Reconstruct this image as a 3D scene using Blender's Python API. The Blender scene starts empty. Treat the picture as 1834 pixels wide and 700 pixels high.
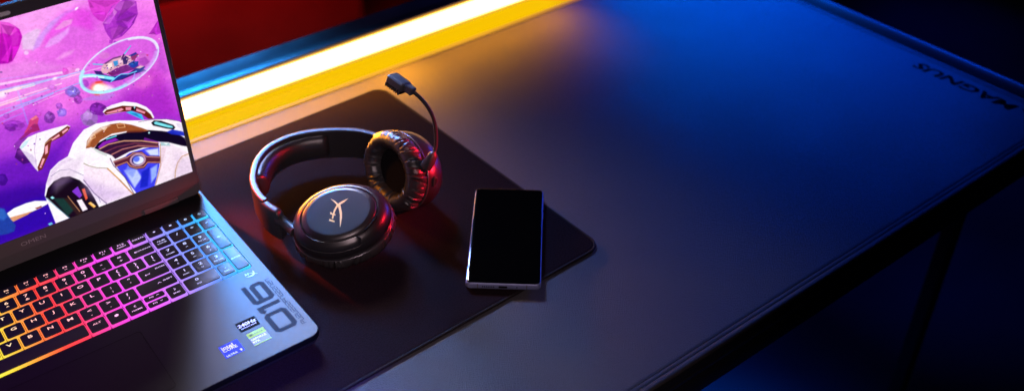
import bpy, bmesh, math, random
import numpy as np
from mathutils import Vector, Matrix

D = bpy.data
SC = bpy.context.scene
COL = SC.collection
R = random.Random(11)
PI = math.pi
rad = math.radians

# picture on the laptop screen: flat shapes in 0.1 mm of the panel's own plane
ART = [
('p',(240,170,236),0.55,4,[(-2258,2695),(55,2864),(377,2859),(484,2827),(245,2790),(68,2657),(-91,2486),(-197,2506),(-147,2632),(-219,2811)]),
('p',(228,190,232),0.9,1.5,[(-180,2516),(-156,2651),(-9,2682),(26,2655),(-91,2486)]),
('p',(205,155,240),0.75,1.5,[(-99,2481),(-37,2580),(123,2703),(281,2763),(412,2770),(222,2703),(49,2584),(-31,2498)]),
('p',(232,80,224),0.6,3,[(281,2763),(435,2747),(508,2693),(477,2509),(313,2610),(131,2573),(4,2470),(49,2584)]),
('p',(236,160,226),0.8,1,[(144,2625),(245,2680),(329,2672),(303,2629),(197,2608),(156,2613)]),
('p',(228,160,240),0.85,1.5,[(4,2473),(80,2542),(218,2577),(284,2612),(253,2549),(150,2486),(60,2468)]),
('p',(236,170,228),0.6,2,[(78,2323),(163,2368),(264,2366),(226,2330),(133,2312)]),
('p',(232,150,226),0.6,5,[(-2431,2250),(-196,2409),(15,2303),(153,2222),(-49,2226),(-297,2249),(-2467,2156)]),
('p',(212,60,214),0.35,6,[(381,2764),(578,2735),(561,2547),(464,2513),(370,2608)]),
('p',(236,200,240),0.8,0.6,[(-138,2470),(-140,2465),(-142,2462),(-146,2459),(-150,2456),(-155,2455),(-160,2455),(-165,2456),(-169,2459),(-173,2462),(-177,2465),(-179,2470),(-180,2475),(-181,2479),(-180,2484),(-178,2489),(-175,2492),(-172,2495),(-168,2497),(-163,2499),(-158,2499),(-153,2498),(-149,2495),(-145,2492),(-141,2489),(-139,2484),(-137,2479),(-137,2475)]),
('p',(255,245,255),0.9,0.6,[(404,2773),(405,2771),(404,2769),(403,2766),(401,2763),(399,2761),(395,2758),(392,2756),(388,2754),(385,2752),(381,2751),(378,2751),(375,2751),(373,2752),(372,2753),(371,2755),(372,2758),(373,2760),(375,2763),(377,2766),(381,2769),(384,2771),(388,2773),(391,2775),(395,2776),(398,2776),(401,2776),(403,2775)]),
('p',(150,50,205),0.6,14,[(-2552,1937),(-268,1840),(39,1555),(231,1646),(659,1748),(1067,1698),(1114,532),(-3076,585)]),
('p',(95,25,180),0.75,12,[(-2672,1628),(-374,1457),(-188,1434),(-2,1505),(-175,1168),(-410,922),(-3054,642)]),
('p',(55,12,150),0.8,9,[(-2774,1363),(-524,1114),(-326,1025),(-376,942),(-279,554),(-3076,585)]),
('p',(40,10,175),0.6,6,[(-2923,981),(-351,930),(-279,554),(-3076,585)]),
('p',(170,30,180),0.45,9,[(830,1981),(1037,1842),(1125,1227),(712,1459),(557,1686),(720,1758)]),
('p',(226,110,214),0.8,4,[(802,1860),(882,1897),(937,1825),(896,1747),(808,1726),(738,1785)]),
('p',(120,30,170),0.3,6,[(1019,2172),(1093,2160),(1093,1822),(1015,1883)]),
('p',(196,32,188),1.0,0.5,[(-395,2888),(-226,2812),(-180,2763),(-152,2720),(-148,2643),(-198,2555),(-255,2480),(-298,2436),(-341,2427),(-519,2471)]),
('p',(232,110,214),0.8,0.8,[(-395,2888),(-226,2812),(-180,2763),(-175,2710),(-237,2684),(-286,2723),(-433,2760)]),
('p',(214,60,204),0.7,0.6,[(-237,2684),(-175,2710),(-165,2672),(-206,2581),(-258,2575)]),
('p',(160,20,165),0.5,2,[(-455,2687),(-295,2622),(-252,2526),(-298,2436),(-341,2427),(-519,2471)]),
('p',(216,70,205),0.95,0.5,[(509,2819),(505,2739),(518,2664),(555,2593),(601,2555),(666,2595),(733,2645),(808,2729)]),
('p',(190,45,190),0.6,1,[(518,2664),(555,2593),(601,2555),(666,2595),(635,2652),(577,2682)]),
('p',(168,58,190),1.0,0.5,[(588,2547),(650,2623),(710,2688),(793,2710),(859,2732),(951,2668),(939,2539),(879,2455),(824,2411),(731,2355),(628,2346),(602,2422),(592,2474)]),
('p',(214,130,216),0.85,0.6,[(588,2547),(650,2623),(718,2674),(748,2617),(691,2563),(647,2517)]),
('p',(196,100,206),0.75,0.7,[(710,2688),(793,2710),(933,2691),(942,2629),(850,2621),(761,2625)]),
('p',(130,34,165),0.55,1,[(740,2583),(845,2599),(932,2535),(879,2455),(774,2439),(709,2497)]),
('p',(190,80,200),0.6,0.7,[(646,2468),(735,2464),(790,2410),(711,2362),(632,2363)]),
('p',(140,40,170),0.7,0.7,[(774,2439),(879,2455),(824,2411),(731,2355),(705,2388)]),
('p',(170,60,190),0.8,0.5,[(609,2358),(645,2346),(626,2316),(595,2326)]),
('p',(160,60,190),0.8,0.5,[(671,2313),(670,2310),(668,2308),(665,2306),(662,2304),(659,2304),(655,2304),(652,2305),(648,2306),(645,2308),(643,2311),(641,2314),(640,2317),(639,2320),(640,2324),(641,2326),(642,2329),(645,2331),(648,2332),(651,2333),(655,2333),(658,2332),(662,2331),(665,2328),(667,2326),(669,2323),(671,2320),(671,2316)]),
('p',(176,50,186),0.9,0.5,[(993,2294),(1036,2330),(1081,2378),(1124,2414),(1122,2265),(1068,2263),(1039,2292)]),
('l',(255,235,250),0.65,0.5,[(-1599,2387),(-115,2204),(248,2154)],2.6),
('l',(255,240,225),0.8,0.5,[(-1563,2207),(-338,2153),(-185,2141)],3.2),
('l',(150,200,255),0.8,0.5,[(-289,2142),(-10,2139),(274,2126)],1.2),
('l',(160,190,255),0.7,0.5,[(-1292,2259),(-180,2160),(132,2126)],1.6),
('l',(255,220,240),0.7,0.5,[(-1620,2041),(-232,2065),(61,2064)],1.3),
('l',(255,225,215),0.7,0.5,[(-1370,2024),(-407,2040),(-287,2037)],1.8),
('l',(120,190,255),0.75,0.5,[(-442,1970),(-92,1996),(268,2014)],0.9),
('l',(150,200,255),0.65,0.5,[(-1491,1818),(-300,1962),(-40,1988)],1.2),
('l',(190,160,255),0.5,0.5,[(-1555,2513),(-281,2264),(-109,2225)],0.8),
('l',(120,210,255),0.7,0.5,[(-373,2031),(-212,2042),(-52,2043)],0.8),
('l',(140,170,255),0.6,0.5,[(-1383,1985),(-385,1988),(-229,1983)],0.8),
('l',(255,225,240),0.6,0.5,[(73,2110),(292,2109),(512,2098)],1.4),
('l',(255,255,255),0.5,0.5,[(-241,1937),(-81,1958),(80,1969)],0.6),
('l',(130,180,255),0.5,0.5,[(-1682,1712),(-468,1878),(-361,1888)],0.7),
('p',(255,240,255),0.9,3,[(-443,2134),(-444,2128),(-447,2122),(-451,2116),(-456,2111),(-462,2107),(-470,2105),(-477,2103),(-485,2104),(-492,2105),(-499,2109),(-623,2121),(-606,2179),(-621,2129),(-603,2189),(-617,2140),(-599,2201),(-614,2153),(-595,2214),(-610,2165),(-486,2160),(-478,2161),(-470,2161),(-463,2159),(-457,2156),(-451,2152),(-447,2147),(-444,2141)]),
('p',(255,235,245),0.7,2,[(-313,2156),(-313,2152),(-315,2148),(-318,2144),(-322,2141),(-327,2139),(-332,2137),(-337,2137),(-343,2137),(-348,2138),(-353,2140),(-357,2142),(-360,2145),(-362,2149),(-362,2153),(-362,2157),(-360,2160),(-357,2164),(-353,2167),(-349,2169),(-343,2171),(-338,2172),(-332,2171),(-327,2171),(-322,2169),(-318,2166),(-315,2163),(-314,2159)]),
('p',(255,240,250),0.8,1.5,[(36,2138),(36,2135),(35,2132),(32,2129),(29,2126),(25,2124),(21,2123),(16,2122),(12,2123),(8,2123),(4,2125),(0,2127),(-2,2130),(-4,2132),(-5,2136),(-4,2139),(-3,2142),(0,2145),(3,2147),(6,2149),(11,2150),(15,2151),(20,2151),(24,2150),(28,2149),(31,2146),(34,2144),(36,2141)]),
('l',(150,170,255),0.5,0.8,[(-336,2123),(-340,1962),(-344,1760)],1.2),
('p',(220,110,205),0.92,0.5,[(223,2156),(210,2142),(185,2139),(155,2144),(135,2163),(122,2182),(124,2201),(145,2209),(173,2212),(203,2198),(228,2177)]),
('p',(255,141,251),0.55,0.8,[(191,2177),(184,2170),(170,2169),(154,2172),(143,2182),(136,2192),(137,2201),(148,2205),(163,2206),(180,2198),(194,2187)]),
('p',(205,70,190),0.92,0.5,[(162,2165),(150,2144),(131,2140),(114,2138),(103,2155),(101,2176),(107,2195),(116,2219),(134,2211),(147,2204),(155,2188)]),
('p',(251,95,234),0.55,0.8,[(144,2183),(137,2172),(127,2171),(118,2170),(111,2178),(111,2189),(113,2199),(118,2211),(128,2206),(135,2202),(140,2194)]),
('p',(190,90,205),0.92,0.5,[(15,2037),(5,2021),(-19,2023),(-41,2026),(-58,2041),(-66,2058),(-67,2077),(-47,2082),(-26,2086),(-8,2070),(7,2056)]),
('p',(234,118,251),0.55,0.8,[(-10,2054),(-16,2046),(-29,2048),(-41,2050),(-50,2057),(-55,2066),(-56,2076),(-45,2078),(-33,2079),(-23,2071),(-15,2064)]),
('p',(150,100,205),0.92,0.5,[(211,1914),(193,1881),(157,1868),(120,1886),(90,1909),(69,1945),(75,1987),(114,1999),(151,2014),(180,1980),(200,1950)]),
('p',(188,129,251),0.55,0.8,[(171,1946),(162,1930),(142,1924),(122,1934),(105,1946),(93,1964),(96,1985),(117,1991),(137,1998),(154,1980),(164,1965)]),
('p',(140,120,225),0.92,0.5,[(193,1927),(176,1909),(156,1889),(128,1906),(102,1921),(86,1950),(97,1978),(121,1993),(150,1999),(182,1985),(199,1955)]),
('p',(176,153,255),0.55,0.8,[(164,1950),(155,1942),(145,1932),(129,1941),(115,1949),(106,1964),(112,1977),(124,1985),(140,1987),(157,1980),(167,1965)]),
('p',(165,70,185),0.92,0.5,[(211,1830),(199,1805),(176,1790),(149,1795),(133,1820),(125,1847),(133,1874),(153,1888),(176,1902),(198,1884),(206,1857)]),
('p',(205,95,228),0.55,0.8,[(187,1852),(181,1839),(168,1832),(154,1836),(145,1848),(140,1862),(144,1876),(155,1882),(167,1889),(179,1879),(184,1866)]),
('p',(170,85,195),0.92,0.5,[(12,1828),(2,1811),(-14,1798),(-33,1808),(-48,1821),(-51,1842),(-49,1862),(-34,1875),(-16,1871),(3,1868),(11,1848)]),
('p',(211,112,240),0.55,0.8,[(-6,1845),(-12,1836),(-20,1830),(-31,1836),(-39,1842),(-41,1853),(-40,1863),(-32,1869),(-22,1867),(-12,1865),(-7,1855)]),
('p',(135,60,170),0.92,0.5,[(-85,1730),(-107,1703),(-132,1680),(-159,1693),(-183,1712),(-193,1750),(-179,1787),(-155,1808),(-125,1823),(-103,1797),(-87,1768)]),
('p',(170,83,211),0.55,0.8,[(-114,1759),(-126,1746),(-139,1735),(-153,1742),(-167,1752),(-173,1771),(-166,1789),(-153,1799),(-137,1806),(-124,1793),(-115,1778)]),
('p',(160,90,190),0.92,0.5,[(-112,1760),(-123,1745),(-138,1739),(-154,1741),(-170,1751),(-174,1772),(-168,1792),(-153,1804),(-136,1807),(-124,1794),(-113,1780)]),
('p',(199,118,234),0.55,0.8,[(-129,1776),(-135,1768),(-143,1766),(-152,1767),(-160,1772),(-163,1783),(-160,1793),(-152,1799),(-143,1800),(-136,1793),(-129,1786)]),
('p',(150,100,220),0.92,0.5,[(29,1744),(18,1720),(-6,1712),(-31,1719),(-58,1732),(-55,1763),(-58,1794),(-30,1800),(-7,1811),(17,1797),(34,1772)]),
('p',(188,129,255),0.55,0.8,[(4,1766),(-2,1755),(-15,1751),(-28,1755),(-43,1762),(-42,1778),(-44,1793),(-29,1796),(-17,1801),(-3,1793),(6,1780)]),
('p',(165,130,235),0.92,0.5,[(15,1749),(7,1735),(-8,1730),(-24,1735),(-42,1743),(-41,1763),(-44,1782),(-25,1785),(-10,1792),(7,1783),(18,1767)]),
('p',(205,164,255),0.55,0.8,[(-2,1764),(-6,1757),(-14,1754),(-23,1757),(-33,1762),(-33,1772),(-34,1781),(-24,1783),(-16,1786),(-7,1781),(0,1773)]),
('p',(160,110,190),0.92,0.5,[(301,1572),(277,1523),(232,1506),(187,1518),(151,1554),(141,1607),(143,1665),(192,1679),(233,1709),(267,1665),(306,1629)]),
('p',(199,141,234),0.55,0.8,[(255,1615),(242,1591),(218,1583),(193,1590),(173,1608),(167,1635),(168,1665),(194,1671),(216,1685),(235,1662),(257,1644)]),
('p',(185,140,205),0.92,0.5,[(259,1628),(245,1610),(224,1596),(199,1610),(176,1626),(168,1651),(176,1672),(195,1683),(218,1695),(240,1673),(256,1653)]),
('p',(228,176,251),0.55,0.8,[(232,1650),(225,1641),(214,1634),(199,1642),(187,1650),(182,1663),(186,1674),(196,1679),(209,1684),(221,1673),(230,1663)]),
('p',(125,40,160),0.92,0.5,[(423,1631),(389,1604),(350,1581),(301,1609),(261,1638),(244,1679),(252,1718),(281,1748),(333,1750),(377,1716),(405,1677)]),
('p',(159,60,199),0.55,0.8,[(366,1673),(348,1660),(327,1649),(301,1664),(278,1679),(269,1700),(272,1719),(288,1734),(316,1734),(341,1716),(356,1696)]),
('p',(225,130,215),0.92,0.5,[(567,2205),(554,2192),(538,2177),(509,2185),(493,2206),(475,2225),(478,2247),(500,2258),(526,2251),(548,2241),(565,2224)]),
('p',(255,164,255),0.55,0.8,[(541,2223),(534,2217),(525,2210),(509,2214),(501,2225),(490,2235),(492,2246),(503,2251),(518,2247),(530,2242),(539,2233)]),
('p',(205,110,200),0.92,0.5,[(932,2029),(914,1995),(886,1967),(851,1984),(828,2013),(817,2048),(829,2083),(846,2120),(881,2112),(914,2105),(936,2071)]),
('p',(251,141,245),0.55,0.8,[(898,2060),(889,2043),(873,2030),(854,2039),(842,2053),(835,2072),(841,2089),(850,2107),(869,2103),(887,2099),(900,2081)]),
('p',(150,60,180),0.92,0.5,[(-367,1750),(-402,1735),(-439,1720),(-494,1747),(-532,1777),(-547,1808),(-561,1845),(-516,1851),(-466,1853),(-414,1822),(-379,1786)]),
('p',(188,83,222),0.55,0.8,[(-428,1789),(-446,1782),(-466,1775),(-496,1789),(-518,1805),(-526,1821),(-534,1840),(-510,1842),(-483,1842),(-454,1826),(-435,1807)]),
('p',(125,40,165),0.92,0.5,[(-441,1760),(-461,1748),(-482,1732),(-518,1741),(-537,1768),(-557,1793),(-540,1811),(-523,1825),(-493,1819),(-459,1812),(-434,1785)]),
('p',(159,60,205),0.55,0.8,[(-474,1785),(-485,1779),(-496,1771),(-516,1776),(-526,1790),(-538,1803),(-529,1812),(-519,1819),(-503,1815),(-484,1811),(-471,1797)]),
('p',(75,25,110),0.92,0.5,[(-375,1404),(-385,1353),(-440,1343),(-503,1351),(-533,1407),(-558,1456),(-532,1493),(-509,1537),(-451,1525),(-408,1490),(-361,1452)]),
('p',(101,42,141),0.55,0.8,[(-427,1450),(-432,1424),(-462,1420),(-496,1425),(-513,1454),(-527,1479),(-513,1497),(-501,1519),(-469,1512),(-446,1493),(-420,1473)]),
('p',(115,50,140),0.92,0.5,[(-433,1469),(-440,1451),(-463,1446),(-492,1450),(-509,1474),(-521,1495),(-522,1519),(-495,1521),(-471,1526),(-445,1510),(-434,1488)]),
('p',(147,71,176),0.55,0.8,[(-458,1489),(-462,1481),(-475,1479),(-491,1481),(-500,1493),(-507,1504),(-507,1516),(-493,1517),(-480,1519),(-466,1511),(-460,1499)]),
('p',(70,20,140),0.92,0.5,[(-680,1239),(-702,1214),(-724,1190),(-751,1199),(-868,1297),(-877,1267),(-849,1361),(-858,1331),(-714,1327),(-688,1312),(-685,1274)]),
('p',(95,37,176),0.55,0.8,[(-705,1267),(-716,1255),(-728,1243),(-743,1248),(-857,1335),(-870,1291),(-848,1367),(-861,1322),(-724,1312),(-710,1304),(-708,1285)]),
('p',(190,80,190),0.92,0.5,[(-194,1811),(-201,1798),(-215,1794),(-230,1798),(-243,1808),(-246,1823),(-241,1836),(-230,1842),(-217,1849),(-204,1837),(-200,1825)]),
('p',(234,106,234),0.55,0.8,[(-209,1823),(-213,1817),(-220,1815),(-229,1817),(-235,1823),(-237,1830),(-235,1837),(-229,1839),(-222,1842),(-215,1837),(-212,1830)]),
('p',(170,70,190),0.92,0.5,[(309,1974),(300,1950),(272,1944),(243,1949),(229,1974),(217,1995),(226,2015),(241,2030),(265,2034),(295,2026),(306,1999)]),
('p',(211,95,234),0.55,0.8,[(281,1995),(276,1983),(261,1981),(246,1984),(238,1996),(231,2007),(235,2017),(244,2024),(257,2026),(273,2022),(279,2008)]),
('p',(170,80,190),0.92,0.5,[(-475,1901),(-482,1888),(-496,1880),(-513,1885),(-524,1898),(-532,1914),(-526,1930),(-512,1939),(-497,1936),(-479,1935),(-476,1916)]),
('p',(211,106,234),0.55,0.8,[(-490,1915),(-494,1908),(-501,1904),(-510,1907),(-517,1914),(-521,1922),(-518,1930),(-511,1935),(-502,1933),(-493,1932),(-491,1923)]),
('p',(240,235,255),0.9,0.4,[(152,1942),(152,1941),(151,1939),(150,1938),(148,1938),(147,1937),(145,1937),(143,1938),(141,1939),(140,1940),(139,1941),(138,1943),(137,1944),(137,1946),(137,1948),(138,1949),(139,1950),(140,1951),(142,1952),(143,1952),(145,1952),(147,1952),(148,1951),(150,1950),(151,1949),(152,1947),(152,1945),(153,1944)]),
('p',(205,70,120),0.9,0.5,[(-351,1734),(-313,1800),(-250,1821),(-233,1780),(-262,1722),(-259,1651),(-325,1654),(-405,1675)]),
('p',(235,130,150),0.9,0.5,[(-313,1800),(-250,1821),(-239,1794),(-290,1780)]),
('p',(150,40,110),0.8,0.5,[(-302,1738),(-258,1725),(-259,1651),(-334,1658),(-452,1613),(-466,1630),(-385,1679)]),
('p',(120,50,150),0.6,1,[(-454,1637),(-380,1630),(-444,1539),(-533,1529),(-523,1595)]),
('p',(170,70,205),0.22,1.5,[(252,2063),(295,2153),(516,2296),(815,2323),(1011,2235),(1050,2116),(975,1974),(747,1837),(527,1820),(327,1870),(258,1967)]),
('p',(214,120,210),0.7,0.7,[(578,2195),(575,2188),(569,2182),(561,2178),(551,2175),(539,2174),(527,2176),(515,2179),(503,2184),(492,2191),(483,2198),(476,2207),(471,2216),(469,2224),(469,2232),(472,2239),(478,2245),(486,2250),(496,2252),(507,2253),(519,2251),(532,2248),(544,2243),(554,2237),(564,2229),(571,2221),(576,2212),(578,2203)]),
('p',(206,110,205),0.8,0.7,[(945,2024),(940,2009),(932,1995),(922,1984),(910,1976),(897,1971),(883,1970),(869,1973),(856,1980),(845,1989),(835,2002),(828,2017),(824,2033),(823,2049),(825,2066),(831,2081),(838,2094),(848,2106),(860,2114),(874,2118),(887,2119),(901,2116),(914,2110),(925,2100),(935,2088),(942,2074),(946,2058),(947,2041)]),
('p',(160,60,180),0.6,0.8,[(843,2068),(908,2069),(942,1998),(876,1972),(833,2023)]),
('p',(110,190,225),1.0,0.5,[(392,2171),(505,2126),(497,2114),(398,2154)]),
('p',(70,40,120),1.0,0.5,[(387,2091),(468,2057),(469,2021),(542,1971),(707,1948),(825,1990),(894,1906),(863,1916),(788,1919),(632,1902),(508,1917),(446,1970),(406,2020)]),
('p',(40,60,150),0.9,0.5,[(413,2005),(561,1964),(725,1930),(635,1914),(508,1917),(434,1962)]),
('p',(222,170,190),1.0,0.5,[(451,2074),(483,2122),(530,2141),(597,2158),(672,2162),(752,2140),(803,2082),(783,2041),(688,2050),(602,2045),(501,2021),(462,2035)]),
('p',(120,70,130),1.0,0.5,[(497,2134),(598,2164),(682,2161),(673,2144),(594,2147),(514,2120)]),
('p',(255,225,220),1.0,0.5,[(525,2119),(577,2118),(571,2073),(521,2061)]),
('p',(70,150,210),1.0,0.5,[(589,2126),(636,2121),(630,2076),(591,2066)]),
('p',(240,200,215),1.0,0.5,[(642,2125),(688,2139),(696,2083),(643,2084)]),
('p',(70,50,110),1.0,0.5,[(684,2123),(721,2145),(746,2113),(715,2052),(680,2059)]),
('p',(180,35,60),1.0,0.5,[(519,2032),(569,1997),(637,2015),(621,1991),(546,1987),(518,2003)]),
('p',(110,40,120),0.85,0.5,[(511,2018),(624,2049),(750,2040),(828,2001),(778,1971),(638,1972),(542,1971)]),
('p',(45,70,165),1.0,0.5,[(720,2051),(777,2061),(832,2042),(817,1999),(770,1986),(729,2018)]),
('p',(60,110,200),1.0,0.5,[(735,2043),(785,2050),(820,2038),(768,2025)]),
('p',(60,60,150),1.0,0.5,[(751,2135),(829,2149),(839,2122),(777,2108)]),
('p',(150,60,120),1.0,0.5,[(768,2117),(845,2126),(847,2111),(800,2071),(769,2075)]),
('p',(110,190,225),1.0,0.5,[(705,2168),(794,2237),(800,2229),(719,2160)]),
('p',(90,50,110),1.0,0.5,[(669,2128),(706,2173),(718,2155),(683,2117)]),
('p',(60,70,150),1.0,0.5,[(768,1974),(876,1972),(884,1960),(832,1922),(790,1928)]),
('p',(225,190,200),1.0,0.5,[(790,1979),(837,1992),(875,1970),(830,1962)]),
('p',(60,50,120),1.0,0.5,[(868,1939),(894,1906),(865,1925)]),
('l',(140,240,255),0.95,0.8,[(254,2074),(352,2051),(463,1993),(546,1945)],3.4),
('l',(225,255,255),0.9,0.5,[(262,2065),(369,2038),(461,1988)],1.6),
('l',(110,210,255),0.95,0.4,[(519,1919),(591,1953),(636,1964),(706,1942),(788,1943)],1.1),
('l',(170,170,255),0.7,0.6,[(767,1926),(747,1885),(724,1857)],1.6),
('p',(255,120,70),0.7,3,[(463,1862),(457,1846),(448,1833),(435,1823),(420,1816),(403,1813),(385,1814),(367,1819),(350,1827),(335,1839),(323,1853),(313,1868),(307,1885),(305,1902),(307,1919),(313,1934),(323,1947),(335,1957),(350,1963),(367,1966),(385,1966),(402,1961),(419,1953),(434,1942),(447,1928),(457,1912),(463,1895),(465,1878)]),
('p',(255,240,215),0.95,2.4,[(472,1858),(468,1848),(460,1840),(449,1834),(436,1831),(421,1830),(404,1833),(388,1837),(372,1845),(357,1854),(345,1865),(335,1876),(329,1888),(326,1900),(327,1912),(331,1921),(339,1929),(350,1935),(363,1939),(378,1939),(395,1937),(411,1932),(427,1925),(441,1916),(454,1905),(464,1894),(470,1881),(473,1869)]),
('p',(255,255,245),1,1.4,[(428,1881),(425,1873),(420,1867),(413,1862),(405,1858),(396,1857),(387,1858),(377,1860),(368,1865),(360,1870),(354,1878),(348,1886),(345,1894),(344,1903),(345,1911),(348,1919),(353,1925),(359,1930),(367,1933),(376,1934),(386,1934),(395,1931),(404,1927),(412,1921),(419,1914),(424,1906),(427,1897),(429,1889)]),
('p',(250,235,250),0.75,2.4,[(525,1839),(522,1831),(516,1825),(508,1821),(498,1818),(487,1817),(475,1819),(463,1822),(452,1828),(442,1834),(433,1842),(426,1851),(421,1860),(419,1869),(420,1877),(423,1885),(429,1891),(437,1895),(446,1898),(457,1899),(469,1897),(481,1894),(492,1889),(503,1882),(512,1874),(519,1865),(523,1856),(525,1847)]),
('p',(235,70,40),0.85,0.8,[(443,1945),(442,1943),(439,1941),(434,1940),(428,1940),(420,1940),(412,1942),(404,1944),(396,1946),(388,1949),(381,1952),(376,1955),(372,1958),(369,1961),(369,1964),(370,1966),(373,1968),(378,1969),(384,1969),(391,1968),(399,1967),(408,1965),(416,1963),(424,1960),(430,1957),(436,1954),(440,1951),(442,1948)]),
('p',(240,80,40),0.85,0.8,[(380,1820),(378,1818),(375,1816),(371,1816),(367,1816),(361,1818),(356,1820),(350,1823),(345,1826),(340,1830),(336,1835),(333,1839),(331,1843),(331,1847),(331,1850),(333,1852),(336,1853),(340,1854),(344,1854),(350,1852),(355,1850),(361,1847),(366,1844),(371,1840),(375,1835),(378,1831),(380,1827),(380,1823)]),
('l',(205,215,255),0.5,1.0,[(1052,2164),(1056,2125),(1049,2085),(1031,2044),(1003,2004),(965,1966),(919,1930),(865,1897),(805,1869),(741,1847),(674,1830),(607,1820),(541,1816),(478,1819),(420,1828),(367,1844),(323,1865),(286,1891),(259,1921),(241,1955),(234,1992),(237,2030),(251,2070),(274,2109),(307,2147),(347,2182),(396,2215),(450,2245),(509,2269),(572,2289),(637,2303),(702,2311),(766,2313),(827,2309),(884,2298),(934,2282),(978,2259),(1012,2232),(1037,2199),(1052,2164)],2.3),
('l',(225,240,255),0.9,0.4,[(1055,2164),(1059,2125),(1052,2085),(1034,2044),(1006,2003),(968,1964),(921,1927),(866,1895),(806,1867),(742,1844),(675,1827),(607,1817),(541,1813),(477,1816),(419,1826),(366,1841),(321,1863),(284,1889),(256,1920),(239,1954),(232,1992),(235,2031),(248,2070),(272,2110),(304,2148),(345,2184),(394,2218),(449,2247),(508,2272),(572,2292),(637,2306),(702,2314),(767,2316),(828,2312),(885,2301),(936,2284),(980,2261),(1015,2233),(1040,2201),(1055,2164)],0.9),
('l',(160,240,255),0.75,1.0,[(654,1833),(632,1830),(610,1827),(588,1825),(566,1823),(545,1823),(523,1823),(503,1823),(482,1825),(462,1827),(443,1830),(424,1833),(406,1838),(389,1842),(373,1848),(357,1854),(342,1861),(328,1868),(315,1876),(303,1884),(292,1893),(281,1903),(272,1912),(264,1923),(257,1933),(252,1944),(247,1956),(243,1967),(241,1979),(240,1991),(239,2004),(240,2016),(242,2029),(246,2041),(250,2054),(255,2067),(262,2080),(269,2092),(278,2105),(288,2118)],3.4),
('l',(235,250,255),0.7,0.7,[(794,2303),(805,2302),(817,2301),(828,2300),(839,2298),(850,2296),(860,2294),(871,2292),(881,2289),(891,2287),(901,2284),(910,2281),(919,2277),(928,2274),(937,2270),(946,2266),(954,2262),(962,2257),(969,2253),(976,2248),(983,2243),(990,2238),(996,2233),(1002,2227),(1007,2221),(1013,2216),(1017,2210),(1022,2204),(1026,2197),(1030,2191),(1033,2184),(1036,2178),(1038,2171),(1040,2164),(1042,2157),(1044,2150),(1044,2143),(1045,2136),(1045,2128),(1045,2121)],2.2),
('l',(215,205,255),0.45,1.6,[(1030,2080),(1027,2072),(1023,2064),(1019,2056),(1015,2048),(1010,2040),(1005,2032),(999,2025),(993,2017),(986,2009),(979,2001),(972,1994),(964,1986),(956,1979),(948,1971),(939,1964),(930,1957),(920,1950),(910,1943),(900,1936),(890,1930),(879,1923),(868,1917),(857,1911),(845,1905),(833,1899),(821,1894),(809,1889),(797,1883),(784,1879),(771,1874),(759,1869),(746,1865),(733,1861),(719,1858),(706,1854),(693,1851),(679,1848),(666,1845),(653,1843)],4.6),
('p',(175,140,225),0.6,1.5,[(203,1832),(338,1829),(519,1786),(523,1760),(431,1734),(200,1821)]),
('p',(246,240,248),1.0,0.5,[(363,1624),(401,1656),(467,1666),(594,1660),(710,1599),(795,1519),(836,1446),(851,1364),(827,1358),(767,1436),(674,1523),(532,1553),(382,1577)]),
('p',(110,40,28),1.0,0.5,[(370,1611),(404,1631),(566,1620),(701,1560),(779,1489),(821,1419),(837,1352),(788,1375),(733,1453),(655,1522),(533,1556),(383,1581)]),
('p',(235,150,170),1.0,0.5,[(388,1604),(551,1596),(570,1572),(525,1564),(402,1586)]),
('p',(235,150,170),1.0,0.5,[(592,1589),(651,1570),(636,1538),(588,1556)]),
('p',(235,150,170),1.0,0.5,[(696,1536),(777,1462),(762,1446),(686,1510)]),
('p',(30,10,20),0.8,0.5,[(652,1574),(696,1553),(687,1514),(639,1533)]),
('p',(170,235,255),1.0,0.5,[(672,1566),(691,1564),(677,1535)]),
('p',(50,205,240),0.9,0.5,[(583,1533),(638,1529),(732,1449),(743,1371)]),
('p',(30,70,160),0.5,0.6,[(619,1510),(683,1481),(716,1412)]),
('p',(246,236,248),1.0,0.5,[(-485,1542),(-452,1577),(-383,1619),(-293,1630),(-168,1626),(-4,1615),(23,1585),(-1,1547),(-81,1508),(-194,1495),(-255,1364),(-341,1243),(-397,1218),(-410,1256),(-465,1465)]),
('p',(200,225,235),1.0,0.5,[(-481,1542),(-420,1588),(-371,1591),(-424,1542),(-473,1516)]),
('p',(214,196,226),0.8,0.6,[(-410,1256),(-465,1465),(-474,1511),(-398,1425),(-373,1342)]),
('l',(190,160,200),0.8,0.3,[(-293,1630),(-366,1459),(-398,1243)],0.5),
('p',(120,52,40),1.0,0.5,[(-252,1495),(-197,1532),(-85,1569),(-2,1600),(22,1576),(-14,1538),(-82,1504),(-190,1488),(-246,1365),(-352,1223),(-393,1219),(-388,1263),(-288,1402)]),
('p',(245,170,185),1.0,0.5,[(-183,1512),(-100,1544),(-98,1520),(-180,1496)]),
('p',(245,170,185),1.0,0.5,[(-69,1556),(-7,1578),(-4,1558),(-64,1530)]),
('p',(245,170,185),1.0,0.5,[(-261,1458),(-230,1469),(-253,1383),(-284,1371)]),
('p',(245,170,185),1.0,0.5,[(-316,1341),(-296,1328),(-358,1243),(-371,1253)]),
('l',(255,225,170),0.8,0.3,[(-262,1482),(-220,1506),(-173,1522)],0.5),
('p',(70,40,70),0.9,0.5,[(-815,860),(-783,755),(-763,756),(-597,781),(-407,813),(-574,793)]),
('p',(248,244,248),1.0,0.5,[(-812,871),(-720,904),(-600,911),(-514,901),(-407,851),(-381,819),(-493,796),(-656,784),(-766,757),(-804,816)]),
('p',(214,150,110),0.95,0.5,[(-794,817),(-670,804),(-573,796),(-619,774),(-766,757)]),
('p',(150,70,60),1.0,0.5,[(-537,817),(-476,819),(-467,802),(-522,798)]),
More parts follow.
